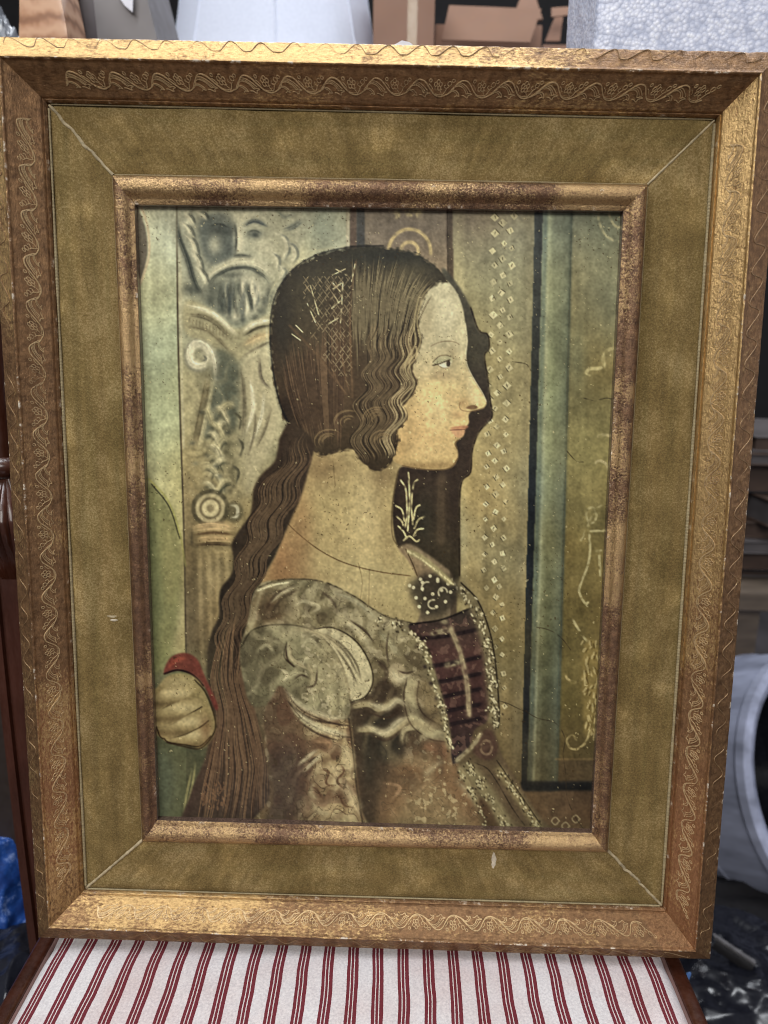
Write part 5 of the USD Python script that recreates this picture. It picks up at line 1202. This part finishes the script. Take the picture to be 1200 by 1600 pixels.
# grey tapered lamp shade-like box with a brown side
y1 = .40
t = thing('tapered_box', 'dark grey slant-sided box with a brown edge beside the burl upright', 'box')
bl, bm_, br, tr = at(100, 60, y1), at(122, 60, y1), at(246, 62, y1), at(230, 0, y1)
def slab(pts, th, yb):
    m = trimesh.creation.extrude_polygon(Polygon(pts), th); m.apply_transform(trimesh.transformations.rotation_matrix(math.pi / 2, (1, 0, 0))); m.apply_translation((0, yb + th, 0)); return m
slope = (br[0] - tr[0]) / (tr[2] - br[2])
xr = lambda z: br[0] - slope * (z - br[2])
xm_ = at(165, 60, y1)[0]
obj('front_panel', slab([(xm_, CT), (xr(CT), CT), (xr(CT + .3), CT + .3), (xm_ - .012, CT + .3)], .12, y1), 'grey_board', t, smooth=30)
obj('darker_panel', slab([(bm_[0], CT), (xm_ - .0008, CT), (xm_ - .0128, CT + .3), (bm_[0], CT + .3)], .10, y1 + .012), 'dark_board', t, smooth=30)  # darker board left of the front panel
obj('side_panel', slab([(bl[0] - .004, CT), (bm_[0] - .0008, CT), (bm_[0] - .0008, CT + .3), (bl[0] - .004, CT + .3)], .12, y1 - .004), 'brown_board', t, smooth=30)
ta = [at(*q, y1 - .004) for q in ((178, -16), (209, -14), (208, 20), (196, 10))]
tag_m = slab([(q[0], q[2]) for q in ta], .0012, y1 - .006)
obj('paper_tag', tag_m, 'white_paper', None, label='white paper tag hanging on the dark grey box', cat='tag')

# crumpled clear plastic at the far left
def crumple(c, r, sc, seed, amp=.35, freq=7.0, sub=5, flat=None):
    m = trimesh.creation.icosphere(sub, 1.0); v = m.vertices.copy()
    n1 = 1 - 2 * np.abs(fbm(v * freq * .35 + seed, 5, seed) - .5) * 2
    n2 = .3 - .6 * np.abs(fbm(v * freq * .9 + seed * 3, 4, seed + 1) - .5) * 4
    v = v * (1 + amp * (n1 - .5) + amp * .3 * n2)[:, None] * np.array(sc) * r + np.array(c)
    if flat is not None: v[:, 2] = np.maximum(v[:, 2], flat)
    return v, m.faces
p_ = at(-6, 30, .36)
obj('plastic_bag', crumple((p_[0] - .012, .37, CT + .10), .10, (.34, .5, 1.2), 4, .3), 'clear_plastic', None, smooth=40, label='crumpled clear plastic wrapping left of the burl upright', cat='plastic bag')

# white lamp on the cabinet
y2 = .78; L0, R0 = at(266, 60, y2), at(592, 60, y2)
cx_ = (L0[0] + R0[0]) / 2; zr = L0[2]; rr_ = (R0[0] - L0[0]) / 2
lamp = thing('table_lamp', 'table lamp with a white gored fabric shade between grey box and cardboard', 'lamp', (cx_, y2 + .02, CT))
top_z = zr + .20 - CT; bot_z = zr - .055 - CT
def shade_r(z):
    tt = (z - bot_z) / (top_z - bot_z)
    return rr_ * (1.06 - .26 * tt ** .75 - .03 * math.sin(tt * 3))
NG = 8
for g in range(NG):
    aa = np.linspace(0, 1, 14); zz_ = np.linspace(bot_z, top_z, 20); V = []
    a0 = 2 * math.pi * (g + .18) / NG
    for z in zz_:
        for q in aa:
            an = a0 + q * 2 * math.pi / NG; r = shade_r(z) * (1 - .028 * math.sin(math.pi * q))
            V.append((r * math.cos(an), r * math.sin(an), z))
    obj('shade_gore', (np.array(V), grid_faces(20, 14)), 'lampshade_cloth', lamp, smooth=True)
for g in range(NG):
    an = 2 * math.pi * (g + .18) / NG
    P = np.array([(shade_r(z) * math.cos(an), shade_r(z) * math.sin(an), z) for z in np.linspace(bot_z, top_z, 20)])
    obj('shade_seam', strip_tube(P, np.tile([math.cos(an), math.sin(an), 0.], (20, 1)), .0016), 'lampshade_cloth', lamp, smooth=True)
bp = [(0, 0), (.07, 0), (.07, .012), (.03, .02), (.018, .03), (.018, bot_z * .5 + .02), (.01, bot_z + .05), (0, bot_z + .05)]
obj('lamp_base', trimesh.creation.revolve(np.array(bp), sections=32), 'burl_wood', lamp, smooth=40)

# cardboard
def carton(name, label, x0, x1, y, dep, ztop, mname, flaps=(), group=None):
    t = thing(name, label, 'cardboard box', ((x0 + x1) / 2, y, CT))
    w = x1 - x0; h = ztop - CT; k = .004
    obj('front_side', box(-w / 2, w / 2, 0, k, 0, h), mname, t); obj('rear_side', box(-w / 2, w / 2, dep - k, dep, 0, h), mname, t)
    obj('left_side', box(-w / 2, -w / 2 + k, k + .0005, dep - k - .0005, 0, h), mname, t); obj('right_side', box(w / 2 - k, w / 2, k + .0005, dep - k - .0005, 0, h), mname, t)
    obj('bottom', box(-w / 2 + k + .0005, w / 2 - k - .0005, k + .0005, dep - k - .0005, 0, k), mname, t)
    return t
ya = .66
l_, r_ = at(583, 60, ya)[0], at(678, 60, ya)[0]
c1 = carton('cardboard_box', 'tall plain brown cardboard box next to the white lampshade', l_, r_, ya, .30, at(600, -60, ya)[2], 'cardboard')
w1 = r_ - l_; obj('tape', box(w1 * .06, w1 * .22, -.0006, -.0002, .0, at(600, -60, ya)[2] - CT), 'packing_tape', c1)
yb = .80
l_, r_ = at(680, 60, yb)[0], at(846, 60, yb)[0]; zt = at(760, 62, yb)[2]
c2 = carton('cardboard_box', 'open cardboard box with a pale flap hanging over its front', l_, r_, yb, .30, zt + .02, 'cardboard')
fq = [at(*q, yb - .03) for q in ((690, 62), (828, 66), (846, 14), (702, 8))]
fl_ = slab([(q[0] - c2.GetPrim().GetAttribute('xformOp:translate').Get()[0], q[2] - CT) for q in fq], .004, -.030)
obj('flap', fl_, 'cardboard_pale', c2, label='pale cardboard flap')
yc = .92
l_, r_ = at(850, 60, yc)[0], at(985, 60, yc)[0]
c3 = carton('cardboard_box', 'dark open cardboard box beside the white foam block', l_, r_, yc, .28, at(880, 70, yc)[2], 'cardboard')
fq = [at(*q, yc - .02) for q in ((862, 26), (960, 16), (960, 6), (862, 12))]
x_ = c3.GetPrim().GetAttribute('xformOp:translate').Get()[0]
obj('flap', slab([(q[0] - x_, q[2] - CT) for q in fq], .004, -.02), 'cardboard_pale', c3, label='pale upper edge of the dark box')
fq = [at(*q, yc + .02) for q in ((852, 64), (875, 64), (880, 24), (868, 24))]
obj('flap', slab([(q[0] - x_, q[2] - CT) for q in fq], .004, .02), 'cardboard', c3)
yd = 1.1
fq = [at(*q, yd) for q in ((800, 30), (848, 30), (836, -8), (815, -8))]
obj('torn_cardboard', slab([(q[0], q[2] - 0) for q in fq] , .01, yd), 'cardboard_pale', None, label='torn cardboard scrap above the pale flap', cat='cardboard')

# block of white foam
yf = .16; l_ = at(930, 60, yf)[0]
fb = box(l_, l_ + .21, yf, yf + .12, CT, CT + .30, .005)
fm = fb.refine_to_length(.008).to_mesh(); v = np.array(fm.vert_properties[:, :3]); v += (fbm(v * 180, 2, 3)[:, None] - .5) * .0024
obj('foam_block', (v, np.array(fm.tri_verts)), 'white_foam', None, smooth=60, label='white pearly foam packing block at the top right behind the picture', cat='foam block')
# small white paper point peeping over the frame
pq = [at(*q, .075) for q in ((612, 72), (648, 72), (640, 66), (628, 63))]
obj('paper_scrap', slab([(q[0], q[2]) for q in pq] , .002, .075), 'white_paper', None, label='tiny white paper point just above the frame top', cat='paper')

# ------------------------------------------------------------------ right: bench with a pile, a white drum and black bags
yb = .70; bt = at(1180, 925, yb)[2]; bx0, bx1 = at(1140, 925, yb)[0], at(1140, 925, yb)[0] + .55
bench = thing('bench', 'grey-brown wooden bench with a thick worn plank at the right edge', 'bench')
obj('plank', box(bx0, bx1, yb, yb + .36, bt - .035, bt, .004), 'bench_wood', bench, smooth=40)
for x in (bx0 + .03, bx1 - .07):
    for y in (yb + .03, yb + .29):
        obj('leg', box(x, x + .04, y, y + .04, 0, bt - .0355), 'bench_wood', bench)
descr = [('grey_paper', 'pale grey folder lying lowest on the bench'), ('white_paper', 'white sheet curling over the edge of the pile'), ('brown_paper', 'dark brown flat frame low in the pile'), ('grey_paper', 'grey folder above the brown frame in the pile'),
         ('brown_paper', 'worn brown book in the middle of the pile'), ('brown_paper', 'thick rust-brown book upper in the pile'), ('black_cloth', 'black album resting on the rust-brown book'), ('brown_paper', 'thin brown folder near the top of the pile'), ('grey_paper', 'grey-blue folder on top of the pile')]
z = bt + .0006
for k, (mn, lb) in enumerate(descr):
    h = (.012, .006, .030, .022, .028, .045, .05, .02, .026)[k]
    sx = RNG.uniform(.30, .36); sy = RNG.uniform(.22, .26); an = RNG.normal(0, .10)
    t = thing('flat_folder' if k not in (4, 5, 6) else 'old_book', lb, 'folder' if k not in (4, 5, 6) else 'book', (bx0 + .20 + RNG.normal(0, .012), yb + .17 + RNG.normal(0, .01), z), np.array([[math.cos(an), -math.sin(an), 0], [math.sin(an), math.cos(an), 0], [0, 0, 1]]))
    obj('cover', box(-sx / 2, sx / 2, -sy / 2, sy / 2, h - .0028, h, .0012), mn, t, smooth=40)
    obj('pages', box(-sx / 2 + .004, sx / 2 - .004, -sy / 2 + .004, sy / 2 - .004, .0029, h - .0030), 'grey_paper' if k % 2 else 'brown_paper', t)
    obj('cover', box(-sx / 2, sx / 2, -sy / 2, sy / 2, 0, .0027, .0012), mn, t, smooth=40)
    z += h + .0008

zd = np.array([-.46, .78, -.46]); zd /= np.linalg.norm(zd); xd = np.cross([0, 0, 1.], zd); xd /= np.linalg.norm(xd); DR = np.stack([xd, np.cross(zd, xd), zd], 1)
dc = at(1300, 1215, .52); drum = thing('white_drum', 'streaky white metal drum lying with its open mouth at the lower right', 'drum', dc,
    DR)
RD = .19
prof = [(RD * .86, .004), (RD * .90, -.004), (RD * .95, -.007), (RD, -.002), (RD * 1.01, .010), (RD * .985, .016), (RD * .985, .10), (RD * 1.0, .106), (RD * .985, .112), (RD * .97, .26), (RD * .3, .27), (0, .27)]
obj('shell', trimesh.creation.revolve(np.array(prof), sections=96), 'white_enamel', drum, smooth=35)
prof = [(RD * .858, .004), (RD * .90, .03), (RD * .90, .24), (0, .24)]
inn = trimesh.creation.revolve(np.array(prof), sections=96); inn.invert()
obj('lining', inn, 'black_plastic', drum, smooth=35)

bg = at(1130, 1580, .13)
obj('black_bag', crumple((bg[0] + .06, .25, bg[2] - .225), .17, (1.15, 1.05, .95), 11, .26, 2.6, 6), 'black_plastic', None, smooth=True, label='shiny crumpled black plastic bag at the bottom right corner', cat='plastic bag')
b2 = at(1150, 1440, .34)
zb = thing('black_holdall', 'black cloth bag with a pale zip under the white drum', 'bag')
obj('body', crumple((b2[0] + .05, .44, b2[2] - .20), .17, (1.2, .8, .9), 15, .12, 4, 5), 'black_cloth', zb, smooth=True)
za, zc = at(1116, 1466, .27), at(1176, 1506, .25)
zt_ = np.linspace(0, 1, 30)[:, None]; ZP = za * (1 - zt_) + zc * zt_
obj('zip_tape', strip_tube(ZP - np.array([0, 0, .004]), np.tile([0, -.6, .8], (30, 1)), .008), 'black_cloth', zb, smooth=True)
for k in range(18):
    c = za * (1 - k / 17) + zc * (k / 17)
    obj('zip_tooth', box(c[0] - .0016, c[0] + .0016, c[1] - .004, c[1] + .002, c[2] + .001, c[2] + .005), 'zip_metal', zb)
sp = at(1069, 1532, .10)
sv = trimesh.creation.icosphere(2, 1.0); sv.apply_scale((.0035, .002, .011)); sv.apply_transform(trimesh.transformations.rotation_matrix(.45, (0, 1, 0))); sv.apply_translation(sp)
obj('blue_shard', sv, 'blue_shard', None, smooth=30, label='small bright blue glassy shard on the black bag beside the chair', cat='shard')

# ------------------------------------------------------------------ left: blue bag, black bag
bb = at(10, 1430, .16)
obj('blue_bag', crumple((bb[0] - .045, .22, bb[2] - .05), .15, (.70, .8, 1.05), 22, .34, 2.6, 6), 'blue_plastic', None, smooth=35, label='bright blue mottled plastic bag at the lower left beside the chair', cat='plastic bag')
b3 = at(-20, 1560, .02)
obj('black_bag', crumple((b3[0] - .04, .06, b3[2] - .135), .13, (.8, .9, .9), 31, .26, 2.6, 6), 'black_plastic', None, smooth=True, label='glossy black plastic bag at the bottom left corner', cat='plastic bag')
